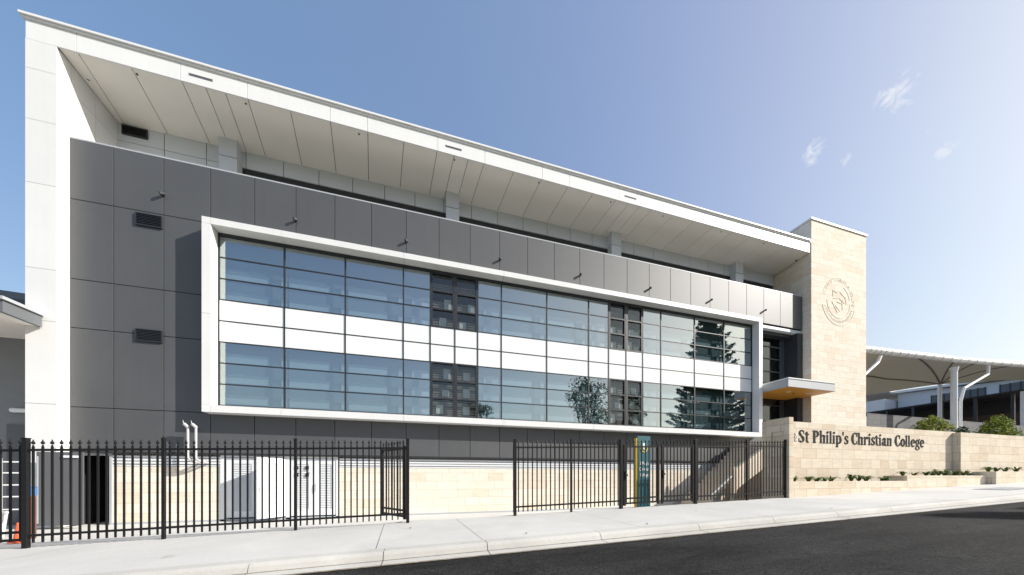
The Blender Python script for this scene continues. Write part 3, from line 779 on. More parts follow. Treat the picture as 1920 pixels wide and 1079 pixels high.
def cctv(lab, p, d):
    t = thing('security_camera', lab, 'camera', p, 'security cameras')
    e = Vector(d)
    MB().tube((0,0,0), tuple(e*.08), .05, n=10).build('bracket', M['sign_white'], t)
    MB().tube(tuple(e*.08), tuple(e*.08+Vector((e.x*.08,-.16,-.10))), .055, .06, n=12).build('camera_body', M['sign_white'], t)
    c = e*.08+Vector((e.x*.08,-.16,-.10)); MB().tube(tuple(c), tuple(c+Vector((e.x*.005,-.012,-.008))), .05, n=12).build('lens', M['lamp'], t)
q = on_side(163,150,XFI); cctv('white security camera on the inside of the white end wall', q, (1,0,0))
q = on_side(1491,490,XT0); cctv('white security camera on the shaded side of the stone tower', q, (-1,0,0))
for i, X in enumerate((-8.02, -7.79)):
    t = thing('vent_pipe','silver vent pipe with angled cap beside the window surround, %s of the pair' % ('left' if i == 0 else 'right'),'pipe',(X,13.72,2.2),'pair of vent pipes')
    MB().path([(0,0,.1),(0,0,1.22)],.038,n=14).build('riser', M['steel'], t, smooth=False)
    MB().path([(0,0,.1),(.06,.12,.0),(.18,.40,-.05)],.04,n=12).build('bend', M['steel'], t)
    MB().tube((.01,.0,1.2),(-.07,-.08,1.32),.055,.05,n=14).tube((-.07,-.08,1.32),(-.09,-.09,1.44),.02,.004,n=8).build('cap', M['steel'], t)

# ------------------------------------------------------------------ black steel fence and gates
FYN = 8.38
def zf(x): return zs(x)
pick = None
def picket_mesh():
    b = MB(); b.box(-.014,.014,-.012,.012,.10,1.97)
    b.tube((0,0,1.97),(0,0,2.0),.013,n=8).ball((0,0,2.04),.027,n=8,sz=1.25).tube((0,0,2.06),(0,0,2.11),.016,.003,n=8)
    return b.mesh('picket', M['steel_black'])
PM = picket_mesh()
def fence_obj(name, me, par, l, rot=None, parinv=None):
    o = bpy.data.objects.new(name, me); COL.objects.link(o); o.parent = par; o.location = l
    if rot: o.rotation_euler = rot
    return o
def post(par, X, w, h=2.12, y=0):
    zz = zf(X+par.location.x)-par.location.z
    b = MB(); b.box(-w/2,w/2,-w/2,w/2,-.05,h); b.box(-w/2-.006,w/2+.006,-w/2-.006,w/2+.006,h,h+.018)
    return b.build('post', M['steel_black'], par, loc=(X,y,zz), bevel=.004)
def run(label, xs, ws, npk, group):
    t = thing('steel_fence', label, 'fence', (xs[0],FYN,zf(xs[0])), group)
    X0, Z0 = t.location.x, t.location.z
    for X, w_ in zip(xs, ws): post(t, X-X0, w_)
    for (a, b_), n in zip(zip(xs, xs[1:]), npk):
        for zr in (.22, 1.88):
            z0, z1 = zf(a)+zr-Z0, zf(b_)+zr-Z0
            MB().prism([(a-X0,z0),(b_-X0,z1),(b_-X0,z1+.045),(a-X0,z0+.045)], -.022, .022, 'y').build('rail', M['steel_black'], t)
        for i in range(n):
            X = a+(b_-a)*(i+.75)/(n+.5)
            fence_obj('picket', PM, t, (X-X0, 0, zf(X)-Z0))
    return t
run('long black steel picket fence on the left, three bays before the gate opening', [-7.42,-5.31,-2.88,-.40], [.075,.055,.055,.075], [15,17,18], 'black picket fences')
run('black steel picket fence with two bays between the gate opening and teal sign', [2.44,4.16,5.84], [.075,.055,.09], [12,12], 'black picket fences')
run('black steel picket fence with two bays ending against the stone sign wall', [8.69,10.95,12.80], [.09,.06,.055], [16,13], 'black picket fences')
def gate(label, p0, p1, n, name='swing_gate', dbl=True, group='gates in the black fence', zoff=0):
    t = thing(name, label, 'gate', (p0[0],p0[1],zf(p0[0])+zoff), group)
    d = Vector((p1[0]-p0[0], p1[1]-p0[1], 0)); L = d.length; t.rotation_euler = (0,0,math.atan2(d.y,d.x))
    s_ = (zf(p1[0])-zf(p0[0]))/L if abs(p1[1]-p0[1]) < .2 else 0
    for zr in ((.13,.28,1.88) if dbl else (.22,1.88)):
        MB().prism([(0,zr),(L,zr+s_*L),(L,zr+.05+s_*L),(0,zr+.05)], -.022,.022,'y').build('rail', M['steel_black'], t)
    for X in (.035, L-.035):
        MB().box(X-.03,X+.03,-.03,.03,.08+s_*X,1.97+s_*X).build('stile', M['steel_black'], t)
    for i in range(n):
        X = L*(i+.75)/(n+.5); fence_obj('picket', PM, t, (X,0,s_*X+.02))
    MB().box(.0,.12,-.06,-.03,1.0,1.06).box(.03,.07,-.07,-.023,.9,1.15).build('latch', M['steel_black'], t)
    return t
gate('black picket gate leaf standing open left of the driveway opening', (-.46,8.46), (-1.16,9.55), 8)
gate('black picket gate leaf seen edge-on right of the driveway opening', (2.44,8.47), (2.80,9.75), 8)
gate('closed black pedestrian gate leaf in front of the teal sign', (5.93,FYN), (7.25,FYN), 9)
gate('closed black pedestrian gate leaf right of the teal sign', (7.32,FYN), (8.61,FYN), 9)
gate('wide black sliding gate running off the left edge', (-12.2,FYN+.12), (-7.5,FYN+.12), 33, name='sliding_gate')
# galvanised caps of light on the far posts come from the sun

# ------------------------------------------------------------------ teal totem sign
t = thing('totem_sign','teal upright sign with yellow edge, crest and white lettering behind the gate','sign',(7.04,9.28,.45))
MB().box(.09,.62,0,.12,.1,2.62).build('panel', M['teal'], t, bevel=.004)
MB().box(.045,.086,.004,.116,.1,2.55).build('edge_strip', M['yellow'], t)
MB().box(.14,.56,.02,.10,-.1,.098).build('plinth', M['steel'], t)
e_ = MB(); ring(e_, .355, 2.20, .11, .15, R(165), R(375), -.014, -.001, n=20); cst = e_.build('crest', M['yellow'], t)
e_ = MB(); e_.prism([(.30,2.38),(.41,2.38),(.41,2.22),(.355,2.13),(.30,2.22)], -.012,-.001,'y').build('shield', M['sign_white'], t)
for i, s_ in enumerate(("St Philip's","Christian","College")):
    me = text_mesh(s_, .135, .004, 'lettering'); me.materials.append(M['sign_white'])
    o = bpy.data.objects.new('lettering', me); COL.objects.link(o); o.parent = t; o.location = (.355,-.006,1.62-.20*i); o.rotation_euler = (R(90),0,0); o.scale = (.70 if i == 0 else .8,1.2,1)

# ------------------------------------------------------------------ sandstone sign wall, lettering, planters
SW0, SWP, SWS = 12.86, 13.08, 23.12
sw = thing('sign_wall','pale sandstone block wall along the footpath carrying the school name','wall',(SW0,8.3,.8))
def lw(o): return loc(o, sw)
YW, YW2, YP, YP3 = 8.98, 8.72, 8.29, 8.03       # wall, forward wall, planter fronts
SWS = at(1785, 850, YW)[0]
ZW = at(1500, 791.5, YW)[2]; ZW2 = at(1802, 811, YW2)[2]
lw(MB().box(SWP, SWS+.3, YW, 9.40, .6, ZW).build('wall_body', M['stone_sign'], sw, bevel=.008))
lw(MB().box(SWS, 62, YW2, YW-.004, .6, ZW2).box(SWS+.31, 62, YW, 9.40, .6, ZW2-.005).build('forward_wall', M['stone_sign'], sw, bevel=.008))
# end pier with a shallow niche in its left face
ZP = 2.165+EYE
pr = MB(); pr.box(SW0+.05, SWP-.002, 8.285, 9.08, .6, ZP)
pr.box(SW0, SW0+.048, 8.285, 8.45, .6, ZP).box(SW0, SW0+.048, 8.90, 9.08, .6, ZP)
pr.box(SW0, SW0+.048, 8.452, 8.898, 3.35, ZP).box(SW0, SW0+.048, 8.452, 8.898, .6, 2.75)
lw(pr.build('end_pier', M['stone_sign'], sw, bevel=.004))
# serif lettering built from strokes, in em units (cap height 1, x height .70)
class GL:
    def __init__(s): s.p = []; 
    def poly(s, pts): s.p.append(pts)
    def rect(s, x0, x1, y0, y1): s.p.append([(x0,y0),(x1,y0),(x1,y1),(x0,y1)])
    def arc(s, cx, cy, rx, ry, a0, a1, tv, th, n=18):
        """stroke along an ellipse; thickness tv at the sides, th at top and bottom"""
        for i in range(n):
            q = []
            for a in (a0+(a1-a0)*i/n, a0+(a1-a0)*(i+1)/n):
                a = R(a); t_ = 1
                q.append(((cx+rx*math.cos(a), cy+ry*math.sin(a)), (cx+(rx-tv)*math.cos(a), cy+(ry-th)*math.sin(a))))
            s.p.append([q[0][0], q[1][0], q[1][1], q[0][1]])
    def stem(s, x, w, y0, y1, top=True, bot=True, se=.07):
        s.rect(x, x+w, y0, y1)
        if bot: s.rect(x-se, x+w+se, y0, y0+.055)
        if top == 'cap': s.rect(x-se, x+w+se, y1-.055, y1)
        elif top: s.poly([(x-se-.03,y1-.09),(x+.02,y1-.10),(x+.02,y1),(x-.01,y1)])
ST, XH = .145, .70
def glyph(c):
    g = GL(); w_ = .5
    if c == 'S':
        g.arc(.30,.74,.26,.26,35,270,.15,.07); g.arc(.30,.27,.28,.27,-145,90,.16,.07); g.poly([(.10,.66),(.20,.76),(.50,.36),(.40,.24)])
        g.rect(.50,.545,.70,.96); g.rect(.02,.065,.04,.32); w_ = .64
    elif c == 't':
        g.rect(.10,.10+ST,.12,.86); g.rect(.0,.40,.63,.70); g.arc(.30,.17,.20,.18,180,300,.16,.07); g.poly([(.10,.70),(.10,.86),(.17,.86),(.0,.68)]); w_ = .44
    elif c == 'P':
        g.stem(.08,.20,0,1,top='cap'); g.arc(.30,.73,.36,.27,-90,90,.19,.06); g.rect(.28,.31,.94,1); g.rect(.28,.31,.46,.52); w_ = .71
    elif c in 'hn':
        g.stem(.06,ST,0,1.03 if c=='h' else XH,se=.06); g.stem(.40,ST,0,.48,top=False,se=.06); g.arc(.385,.48,.20,.22,0,150,.185,.09); w_ = .67
    elif c == 'i':
        g.stem(.06,ST,0,XH,se=.06); g.arc(.15,.90,.10,.105,0,360,.0999,.1049,n=12); w_ = .33
    elif c == 'l':
        g.stem(.06,ST,0,1.03,se=.06); w_ = .33
    elif c == 'p':
        g.stem(.06,ST,-.28,XH,se=.06); g.arc(.32,.345,.29,.36,-130,130,.19,.07); w_ = .67
    elif c == "'":
        g.poly([(.04,1.02),(.18,1.02),(.14,.70),(.08,.70)]); w_ = .24
    elif c == 's':
        g.arc(.22,.52,.19,.19,35,270,.12,.06); g.arc(.22,.19,.21,.20,-145,90,.13,.06); g.poly([(.07,.47),(.15,.54),(.37,.25),(.29,.17)])
        g.rect(.355,.395,.49,.68); g.rect(.01,.05,.02,.22); w_ = .46
    elif c == 'C':
        g.arc(.40,.50,.38,.52,50,310,.21,.07); g.rect(.60,.65,.66,1.0); g.rect(.615,.65,.10,.30); w_ = .72
    elif c == 'r':
        g.stem(.06,ST,0,XH,se=.06); g.arc(.36,.52,.17,.19,60,170,.08,.10); g.arc(.40,.59,.10,.10,0,360,.0999,.0999,n=12); w_ = .51
    elif c == 'a':
        g.rect(.31,.31+ST,.10,.48); g.arc(.29,.48,.205,.225,0,160,.185,.07); g.arc(.14,.52,.085,.085,0,360,.0849,.0849,n=10)
        g.arc(.22,.19,.20,.20,60,330,.15,.06); g.rect(.40,.58,0,.055); g.rect(.37,.5,.03,.12); w_ = .60
    elif c == 'o':
        g.arc(.30,.345,.29,.365,0,360,.18,.065,n=28); w_ = .62
    elif c == 'e':
        g.arc(.30,.345,.29,.365,8,318,.18,.065,n=26); g.rect(.12,.58,.345,.40); w_ = .60
    elif c == 'g':
        g.arc(.27,.45,.24,.26,0,360,.14,.06,n=22); g.arc(.28,-.10,.28,.20,0,360,.11,.07,n=22); g.rect(.08,.42,.06,.16); g.poly([(.40,.62),(.56,.76),(.62,.66),(.46,.58)]); w_ = .60
    return g, w_
sgn = thing('wall_lettering','raised charcoal serif letters spelling the school name on the sandstone wall','lettering',at(1497,829.5,YW))
txt = "St Philip's Christian College"
adv = []; x = 0
for c in txt:
    if c == ' ': x += .30; continue
    g, w_ = glyph(c); adv.append((c, x, g)); x += w_+.015
sxx = (at(1733,830,YW)[0]-at(1497,830,YW)[0])/x; hh = .465*YW/8.3
for c, x0, g in adv:
    b = MB()
    for i, pl in enumerate(g.p):
        b.prism([((x0+a)*sxx, z*hh) for a, z in pl], -.014-.0004*(i % 12), -.004, 'y')
    b.build('letter', M['letter'], sgn)
lg = MB()
for i in range(6):
    a = R(60*i); bar(lg, .13+.03*math.cos(a), .25+.05*math.sin(a), .13+.085*math.cos(a), .25+.19*math.sin(a), .05, -.02-.001*i, -.003, i % 2)
lo = lg.build('wall_emblem', [M['logo'], M['cream']], loc=tuple(Vector(at(1488,831,YW)))); tag(lo,'small pale blue emblem on the stone wall just before the lettering','emblem')
XS1, XS2 = at(1701,895,YP)[0], at(1850,890,YP)[0]
pls = [(SWP,XS1-.01,at(1560,903,YP)[2],YP,YW),(XS1,XS2-.01,at(1760,892,YP)[2],YP,YW),(XS2,48,at(1890,884.5,YP3)[2],YP3,YW2)]
pn = ['low sandstone planter box at the left foot of the lettered wall','middle sandstone planter box stepping up along the footpath','right sandstone planter box, highest step, running off the frame']
for i, ((x0, x1, zt_, yf, yb), lb) in enumerate(zip(pls, pn)):
    t = thing('planter_box', lb, 'planter', (x0,yf,.7), 'stepped planter boxes')
    yb2 = YW if i < 2 else YW2
    b = MB(); b.box(0,x1-x0,0,.14,-.4,zt_-.7)
    b.box(0,.14,.142,yb2-yf-.004,-.4,zt_-.704)
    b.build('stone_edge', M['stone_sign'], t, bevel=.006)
    sl = MB(); xe = x1-x0-.002
    if i == 1: sl.box(.142,SWS-x0-.004,.142,yb2-yf-.004,-.4,zt_-.76).box(SWS-x0-.003,xe,.142,YW2-yf-.004,-.4,zt_-.76)
    else: sl.box(.142,xe,.142,yb2-yf-.004,-.4,zt_-.76)
    sl.build('soil', M['soil'], t)

# ------------------------------------------------------------------ plants in the planters
def strappy(name, r, mt, n, h, seed, wide=.05):
    rr = random.Random(seed); b = MB()
    for i in range(n):
        a = rr.uniform(0, 2*math.pi); L = r*rr.uniform(.6,1.1); hh_ = h*rr.uniform(.6,1.15); w_ = wide*rr.uniform(.7,1.2)
        d = Vector((math.cos(a), math.sin(a), 0)); sd = Vector((-d.y, d.x, 0)); prev = None
        for k in range(6):
            t_ = k/5; c = d*(L*t_) + Vector((0,0,hh_*(1-(1-1.5*t_)**2*1.0 if t_ < .66 else 1-(t_-.66)**2*3.2)))
            ww = w_*(1-t_**2.2)+.004
            q = (tuple(c-sd*ww), tuple(c+sd*ww))
            if prev: b.quad(prev[0], prev[1], q[1], q[0])
            prev = q
    return b.mesh(name, mt, fix=False)
CLV = [strappy('strappy_plant', .27, M['leaf_clivia'], 17, .26, s_, .026) for s_ in (1,2,3)]
GRS = [strappy('grass_tuft', .13, M['leaf_grass'], 26, .32, s_, .008) for s_ in (4,5)]
pp = [(1489,0,0),(1516,0,0),(1531,0,1),(1546,0,0),(1558,0,1),(1596,0,0),(1610,0,1),(1624,0,0),(1654,0,1),(1661,0,0),(1693,1,0),(1714,1,1),(1736,1,0),(1748,1,2),(1760,1,0),(1771,1,1),(1790,1,0),(1806,1,1),(1825,1,0),(1853,2,1),(1868,2,0),(1885,2,1),(1905,2,0)]
pos_words = []
cnt = {0:0,1:0,2:0}
pname = ['left','middle','right']
for i, (px, bx, var) in enumerate(pp):
    x0, x1, zt_, yf, yb = pls[bx]; yy = yf+(.30 if i % 2 else .42); X = max(x0+.3, min(x1-.25, at(px, 890, yy)[0]))
    o = bpy.data.objects.new('strappy_plant', CLV[i % 3]); COL.objects.link(o)
    o.location = (X, yy, zt_-.07); o.rotation_euler = (0,0,random.uniform(0,6)); s_ = random.uniform(.85,1.2); o.scale = (s_,s_,s_*random.uniform(.85,1.15))
    cnt[bx] += 1
    ow = ['first','second','third','fourth','fifth','sixth','seventh','eighth','ninth','tenth','eleventh'][cnt[bx]-1]
    tag(o,'low green strappy plant, %s from the left in the %s planter box' % (ow, pname[bx]),'plant','strappy plants in the planters')
for j, px in enumerate((1753,1775,1797,1814)):
    X = at(px, 890, YP+.3)[0]
    o = bpy.data.objects.new('grass_tuft', GRS[j % 2]); COL.objects.link(o); o.location = (X, YP+.3, pls[1][2]-.06); o.rotation_euler = (0,0,j*1.3)
    tag(o,'pale yellowish grass tuft in the middle planter, %s from the left' % words[j],'plant','grass tufts in the planter')

# ------------------------------------------------------------------ foliage
def leaf_cloud(b, c, r, n, size, rr, sq=1.0, m=0, fill=.45):
    for _ in range(n):
        d = Vector((rr.gauss(0,1), rr.gauss(0,1), rr.gauss(0,1))).normalized() * (r * (fill+(1-fill)*rr.random()**.5))
        d.z *= sq; p_ = Vector(c)+d
        nrm = (d.normalized()+Vector((rr.uniform(-1,1),rr.uniform(-1,1),rr.uniform(-.3,1.2)))).normalized()
        u = nrm.orthogonal().normalized(); u.rotate(Matrix.Rotation(rr.uniform(0,6.28),3,nrm)); v = nrm.cross(u)
        s_ = size*rr.uniform(.6,1.3)
        b.quad(tuple(p_-u*s_), tuple(p_-v*s_*.45), tuple(p_+u*s_), tuple(p_+v*s_*.45), m)
def bush(lab, x0, x1, zb, zt_, y, mt, seed, n=9, dens=190, leaf=.07):
    rr = random.Random(seed); t = thing('bush', lab, 'bush', ((x0+x1)/2, y, zb), 'garden bushes above the wall')
    w_ = (x1-x0)/2; h = zt_-zb; b = MB(); st = MB()
    for i in range(n):
        a = -1+2*i/(n-1); cx = a*w_*.78; cy = rr.uniform(-.3,.3)*w_*.6
        cz = h*(.30+.38*(1-a*a)*rr.uniform(.6,1.15)); r = w_*.36*rr.uniform(.7,1.1)
        leaf_cloud(b, (cx,cy,cz), r, dens, leaf, rr, .85)
        st.tube((cx*.15,cy*.2,-.15),(cx*.8,cy*.8,cz),.025,.01,n=6)
        for q in range(3):
            tx = cx+rr.uniform(-.2,.2); tz = cz+r*rr.uniform(.7,1.15); leaf_cloud(b,(tx,cy,tz),.13,14,leaf,rr)
    b.build('foliage', mt, t, fix=False); st.build('stems', M['bark'], t)
bush('wide yellow-green bush beside the white canopy column, above the stone wall', 24.6,26.9,3.66,4.66,9.85,M['leaf_bush'],11)
bush('taller round dark green bush at the right edge, above the stone wall', 30.3,33.2,3.66,5.02,9.85,M['leaf_bush2'],12,n=11)
bush('low dark shrub in shade, left of the taller round bush', 28.6,30.3,3.62,4.35,10.2,M['leaf_dark'],13,n=6,dens=120)

# ------------------------------------------------------------------ stairs and landing left of the sign wall
st = thing('entry_stairs','stone stairs with sunlit balustrade climbing behind the fence to the entrance','stairs',(14,12,0))
def ls(o): return loc(o, st)
ls(MB().box(18.3, 22.9, 9.42, 11.9, -.2, 3.45).box(17.0, 22.9, 11.902, 14.1, -.2, 3.45).build('landing', M['stone'], st))
sp = MB(); n = 16
for i in range(n):
    sp.box(12.9+i*.26, 16.998, 11.91, 13.6, .0+i*.215, .215*(i+1))
ls(sp.build('steps', M['stone_plain'], st))
ls(MB().prism([(14.40,1.06),(17.4,2.78),(17.4,3.80),(14.40,2.04)], 11.5, 11.68, 'y').build('balustrade', M['cream'], st, bevel=.006))
ls(MB().prism([(14.55,-.1),(17.0,-.1),(17.0,2.7),(14.55,1.2)], 11.72, 11.9, 'y').build('stringer', M['stone_plain'], st))
ls(MB().box(14.2,14.36,11.48,11.70,-.1,2.12).build('newel', M['stone_plain'], st, bevel=.005))
ls(MB().path([(12.9,11.55,.78),(14.2,11.55,1.72)],.04,n=8).tube((12.9,11.55,.78),(12.9,11.55,0),.03).build('handrail', M['pole_white'], st))
terr = MB().box(18.35, 90, 9.405, 60, 3.0, 3.46).build('terrace', M['paving_dark']); terr['kind'] = 'structure'
gb = MB().box(SWS+.32, 60, 9.41, 10.6, 3.0, 3.62).build('garden_bed', M['soil']); gb['kind'] = 'structure'

# ------------------------------------------------------------------ fabric shade canopy
sc = thing('shade_canopy','white tensile fabric canopy on round steel columns beyond the tower','canopy',(42.4,15,3.46))
def lc(o): return loc(o, sc)
front = [at(px, py, 15.0) for px, py in ((1560,650),(1622,656),(1660,660.5),(1720,667),(1790,675),(1850,680),(1920,685),(2000,692))]
backp = [at(px, py, 20.0) for px, py in ((1540,760),(1622,740),(1660,735),(1719,725.5),(1762,720),(1822,716.5),(1878,712.5),(1960,712))]
def lerp(a, b, t_): return a+(b-a)*t_
def samp(pts, t_):
    f = t_*(len(pts)-1); i = min(len(pts)-2, int(f)); return Vector(pts[i]).lerp(Vector(pts[i+1]), f-i)
NU, NV = 56, 18
def surf(u, v):
    a, b_ = samp(front, u), samp(backp, u); p_ = a.lerp(b_, v)
    sag = .55*math.sin(math.pi*v) * (.5+.5*math.cos(2*math.pi*(u-.57)*2.0))
    p_.z += 1.15*math.sin(math.pi*min(1,v*1.02))**.75 - sag*.2
    return p_
mb = MB()
for i in range(NU):
    for j in range(NV):
        q = [surf((i+a)/NU, (j+b_)/NV) for a, b_ in ((0,0),(1,0),(1,1),(0,1))]
        mb.quad(*[tuple(v) for v in q])
fab = mb.build('membrane', M['fabric'], sc, fix=False, smooth=True); lc(fab)
ub = MB()  # underside of the same membrane, shade painted in as a darker sheet
for i in range(NU):
    for j in range(NV):
        q = [surf((i+a)/NU, (j+b_)/NV)-Vector((0,0,.06)) for a, b_ in ((0,0),(0,1),(1,1),(1,0))]
        ub.quad(*[tuple(v) for v in q])
lc(ub.build('lining', M['lining'], sc, fix=False, smooth=True))
pipe = MB(); pipe.path([tuple(Vector(p_)+Vector((0,-.05,-.0))) for p_ in front], .23, n=14)
lc(pipe.build('edge_pipe', M['pole_white'], sc, smooth=False))
for i in range(26):
    p_ = samp(front, .12+.88*i/25)+Vector((0,-.05,0))
    lc(MB().tube((p_.x-.04,p_.y,p_.z),(p_.x+.04,p_.y,p_.z),.242,n=12).build('pipe_clamp', M['gutter_grey'], sc))
be = MB()
for i in range(44): be.path([tuple(surf(i/44,1)), tuple(surf((i+.5)/44,1)+Vector((0,0,.10))), tuple(surf((i+1)/44,1))], .05, n=6)
lc(be.build('edge_cable', M['gutter_grey'], sc))
# ridge cables seen on the underside
rc = MB()
tipb = surf(.575, .995)
for uu, vv in ((.36,.05),(.0,.62),(.62,.06),(1.0,.45),(.78,.2)):
    e0 = None
    pts = []
    for k_ in range(7):
        t_ = k_/6; p_ = surf(lerp(.575,uu,t_), lerp(.995,vv,t_)); p_.z -= .05; pts.append(tuple(p_))
    rc.path(pts, .07, n=6)
lc(rc.build('valley_cables', M['lining_dark'], sc))
cxp = 42.36
lc(MB().tube((cxp,15.1,3.4),(cxp,15.1,10.35),.19,.185,n=28).tube((cxp,15.1,10.352),(cxp,15.1,10.7),.19,.26,n=28).build('column', M['pole_white'], sc, smooth=False))
ctop = at(1853,684,15.0); cbot = at(1801,748,15.0)
lc(MB().path([(ctop[0],15,ctop[2]),(ctop[0]-.05,15,ctop[2]-.85),(cbot[0]+.5,15,cbot[2]+.9),(cbot[0],15,cbot[2]-.2),(cbot[0]-.02,15,3.4)],.095,n=14).build('brace', M['pole_white'], sc))
ltop = at(1651,668,15.0); l2 = at(1646,680,15.0); lbot = at(1600,722,15.0)
lc(MB().path([(ltop[0],15,ltop[2]),(l2[0],15,l2[2]),(lbot[0],15,lbot[2]),(lbot[0],15,3.4)],.10,n=14).build('brace', M['pole_white'], sc))
bc = at(1762,721,20.0)
lc(MB().tube((bc[0],20,3.4),(bc[0],20,bc[2]),.155,.15,n=20).build('column', M['pole_white'], sc))

# grey block wall, white hall and dark verandah beyond
bw = thing('block_wall','grey concrete block wall on the terrace behind the canopy column','wall',(45,17,3.46))
loc(MB().box(35.3,75,17,17.3,3.4,6.9).build('blockwork', M['block'], bw), bw)
loc(MB().box(31.5,35.0,17.1,17.2,3.4,6.3).build('side_gate', M['window_dim'], bw), bw)
for k_ in range(5):
    loc(MB().box(34.9,35.25,17.0,17.3,3.4,6.6).build('gate_post', M['gutter_grey'], bw), bw) if k_ == 0 else None
hall = thing('white_hall','long white sheet-clad hall with strip windows behind the fabric canopy','building',(78,30,3.46))
def lh(o): return loc(o, hall)
HX = 75.0
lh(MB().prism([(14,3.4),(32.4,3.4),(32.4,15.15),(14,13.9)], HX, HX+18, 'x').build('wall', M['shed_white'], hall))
lh(MB().prism([(13.5,14.0),(33.0,15.25),(33.0,15.6),(13.5,14.35)], HX-.8, HX+19, 'x').build('roof', M['fascia'], hall))
for ya, yb in ((28.84,27.02),(25.9,24.05),(22.9,20.6)):
    o_ = lh(MB().box(HX-.06,HX-.01,yb,ya,12.55,14.0).build('window', M['window_dim'], hall))
    fm = MB()
    for q_ in range(4): yy = yb+(ya-yb)*q_/3; fm.box(HX-.10,HX-.062,yy-.05,yy+.05,12.5,14.05)
    fm.build('window_frame', M['alu'], o_)
ex_ = thing('gable_shed','bright white low gabled building seen under the left end of the canopy','building',(80,38,3.46))
loc(MB().box(72,90,32.6,60,3.4,14.2).build('wall', M['white'], ex_), ex_)
loc(MB().prism([(32.5,15.4),(60,17.2),(60,17.5),(32.5,15.7)], 71.6, 91, 'x').build('roof', M['fascia'], ex_), ex_)
ve = thing('verandah_building','low dark building with a sloping verandah roof above the block wall','building',(60,25,3.46))
def lv_(o): return loc(o, ve)
VX_ = 62.0
pa = on_side(1622,776,VX_); pb = on_side(1905,735,VX_); pc_ = on_side(1960,742,VX_)
lv_(MB().prism([(pb[1]-.6,pb[2]-.05),(pa[1],pa[2]-.05),(pa[1],pa[2]+.15),(pb[1]-.6,pb[2]+.15)], VX_, VX_+10, 'x').build('roof', M['shed_dark'], ve))
lv_(MB().prism([(pb[1]-.3,3.4),(pa[1],3.4),(pa[1],pa[2]-.1),(pb[1]-.3,pb[2]-.1)], VX_+5, VX_+5.2, 'x').build('wall', M['shed_dark'], ve))
lv_(MB().box(VX_+4.8,VX_+4.95,pb[1],pa[1]-4,3.4,9.2).build('boards', M['shed_brown'], ve))
for q_ in range(5):
    yy = pb[1]+(pa[1]-pb[1])*(q_+.1)/5
    lv_(MB().box(VX_+.1,VX_+.3,yy-.12,yy+.12,3.4,pb[2]+(pa[2]-pb[2])*(yy-pb[1])/(pa[1]-pb[1])-.06).build('post', M['alu'], ve))
lv_(MB().tube((VX_+.0,pb[1]-.4,3.4),(VX_+.0,pb[1]-.4,pb[2]-.05),.16,n=10).build('downpipe', M['pole_white'], ve))

# ------------------------------------------------------------------ neighbour at the left edge
nb = thing('neighbour_building','grey rendered building with a pale eave at the left edge','building',(-16,16,0))
def ln(o): return loc(o, nb)
ln(MB().box(-26, -12.1, 15.0, 24, 0, 6.45).build('wall', M['wall_grey'], nb))
ln(MB().box(-26, -11.78, 12.7, 13.6, 6.42, 6.5).box(-26, -12.1, 13.6, 15.0, 6.42, 6.5).build('soffit', M['soffit'], nb))
ln(MB().box(-26, -11.66, 12.62, 12.70, 6.40, 6.75).box(-11.76,-11.66, 12.701, 13.58, 6.40, 6.75).build('fascia', M['eave_grey'], nb))
ln(MB().box(-26, -11.60, 12.55, 13.58, 6.752, 6.84).box(-26, -12.1, 13.581, 24, 6.752, 6.84).build('roof', M['gutter_grey'], nb))
ln(MB().box(-13.72, -12.2, 14.95, 14.998, 0, 3.45).build('door', M['door_dark'], nb))
ln(MB().prism([(-14.95,8.22),(-12.2,8.10),(-12.2,8.34),(-14.95,8.46)], 16.0, 24, 'y').build('upper_roof', M['rooftile'], nb))
ln(MB().box(-14.45,-12.2,16.5,24,6.85,8.12).build('upper_wall', M['rooftile'], nb))
lt = MB().tube((-.26,0,0),(.16,0,0),.075,n=12).build('bulkhead_light', M['sign_white'], loc=(-13.3,14.91,3.93)); tag(lt,'pale oval light fitting above the dark door at the left edge','light')
rk = thing('storage_rack','white metal storage rack with open rails behind the sliding gate','rack',(-11.62,11.4,0))
for z in (.75,1.1,1.42,1.75,2.05):
    MB().box(0,1.05,-.02,.02,z,z+.035).box(0,1.05,.5,.54,z,z+.035).build('rail', M['sign_white'], rk)
for xx in (0.0,1.05):
    for yy in (0,.52): MB().box(xx-.02,xx+.02,yy-.018,yy+.018,0,2.15).build('upright', M['steel'], rk)
tb = thing('plastic_tub','pale translucent plastic tub on the ground under the storage rack','tub',(-10.75,11.0,.1))
MB().prism([(-.45,0),(.40,0),(.47,.62),(-.52,.62)], -.25,.25,'y').build('body', M['mesh_grey'], tb, bevel=.02)
MB().box(-.55,.5,-.28,.28,.622,.67).build('lid', M['sign_white'], tb)
ocx = on_side
for (qx,qy,qz,lb_) in ((17.28,12.0,3.452,'orange traffic cone on the entrance landing beside the sign wall'),):
    c2 = thing('traffic_cone', lb_, 'cone', (qx,qy,qz))
    MB().box(-.17,.17,-.17,.17,0,.04).build('base', M['orange'], c2); MB().tube((0,0,.04),(0,0,.72),.13,.04,n=16).build('body', M['orange'], c2)
cn = thing('traffic_cone','orange traffic cone standing beside the big gate post','cone',(-8.98,10.0,.15))
MB().box(-.10,.10,-.10,.10,0,.03).build('base', M['orange'], cn)
MB().tube((0,0,.03),(0,0,.46),.075,.025,n=16).build('body', M['orange'], cn)
bb = MB().box(-.06,.06,-.08,.08,0,.2).box(-.07,.07,-.09,.09,.202,.22).build('blue_crate', M['blue'], loc=(-9.3,10.6,1.2), bevel=.01); tag(bb,'small blue plastic crate on brick stack near the gate post','crate')
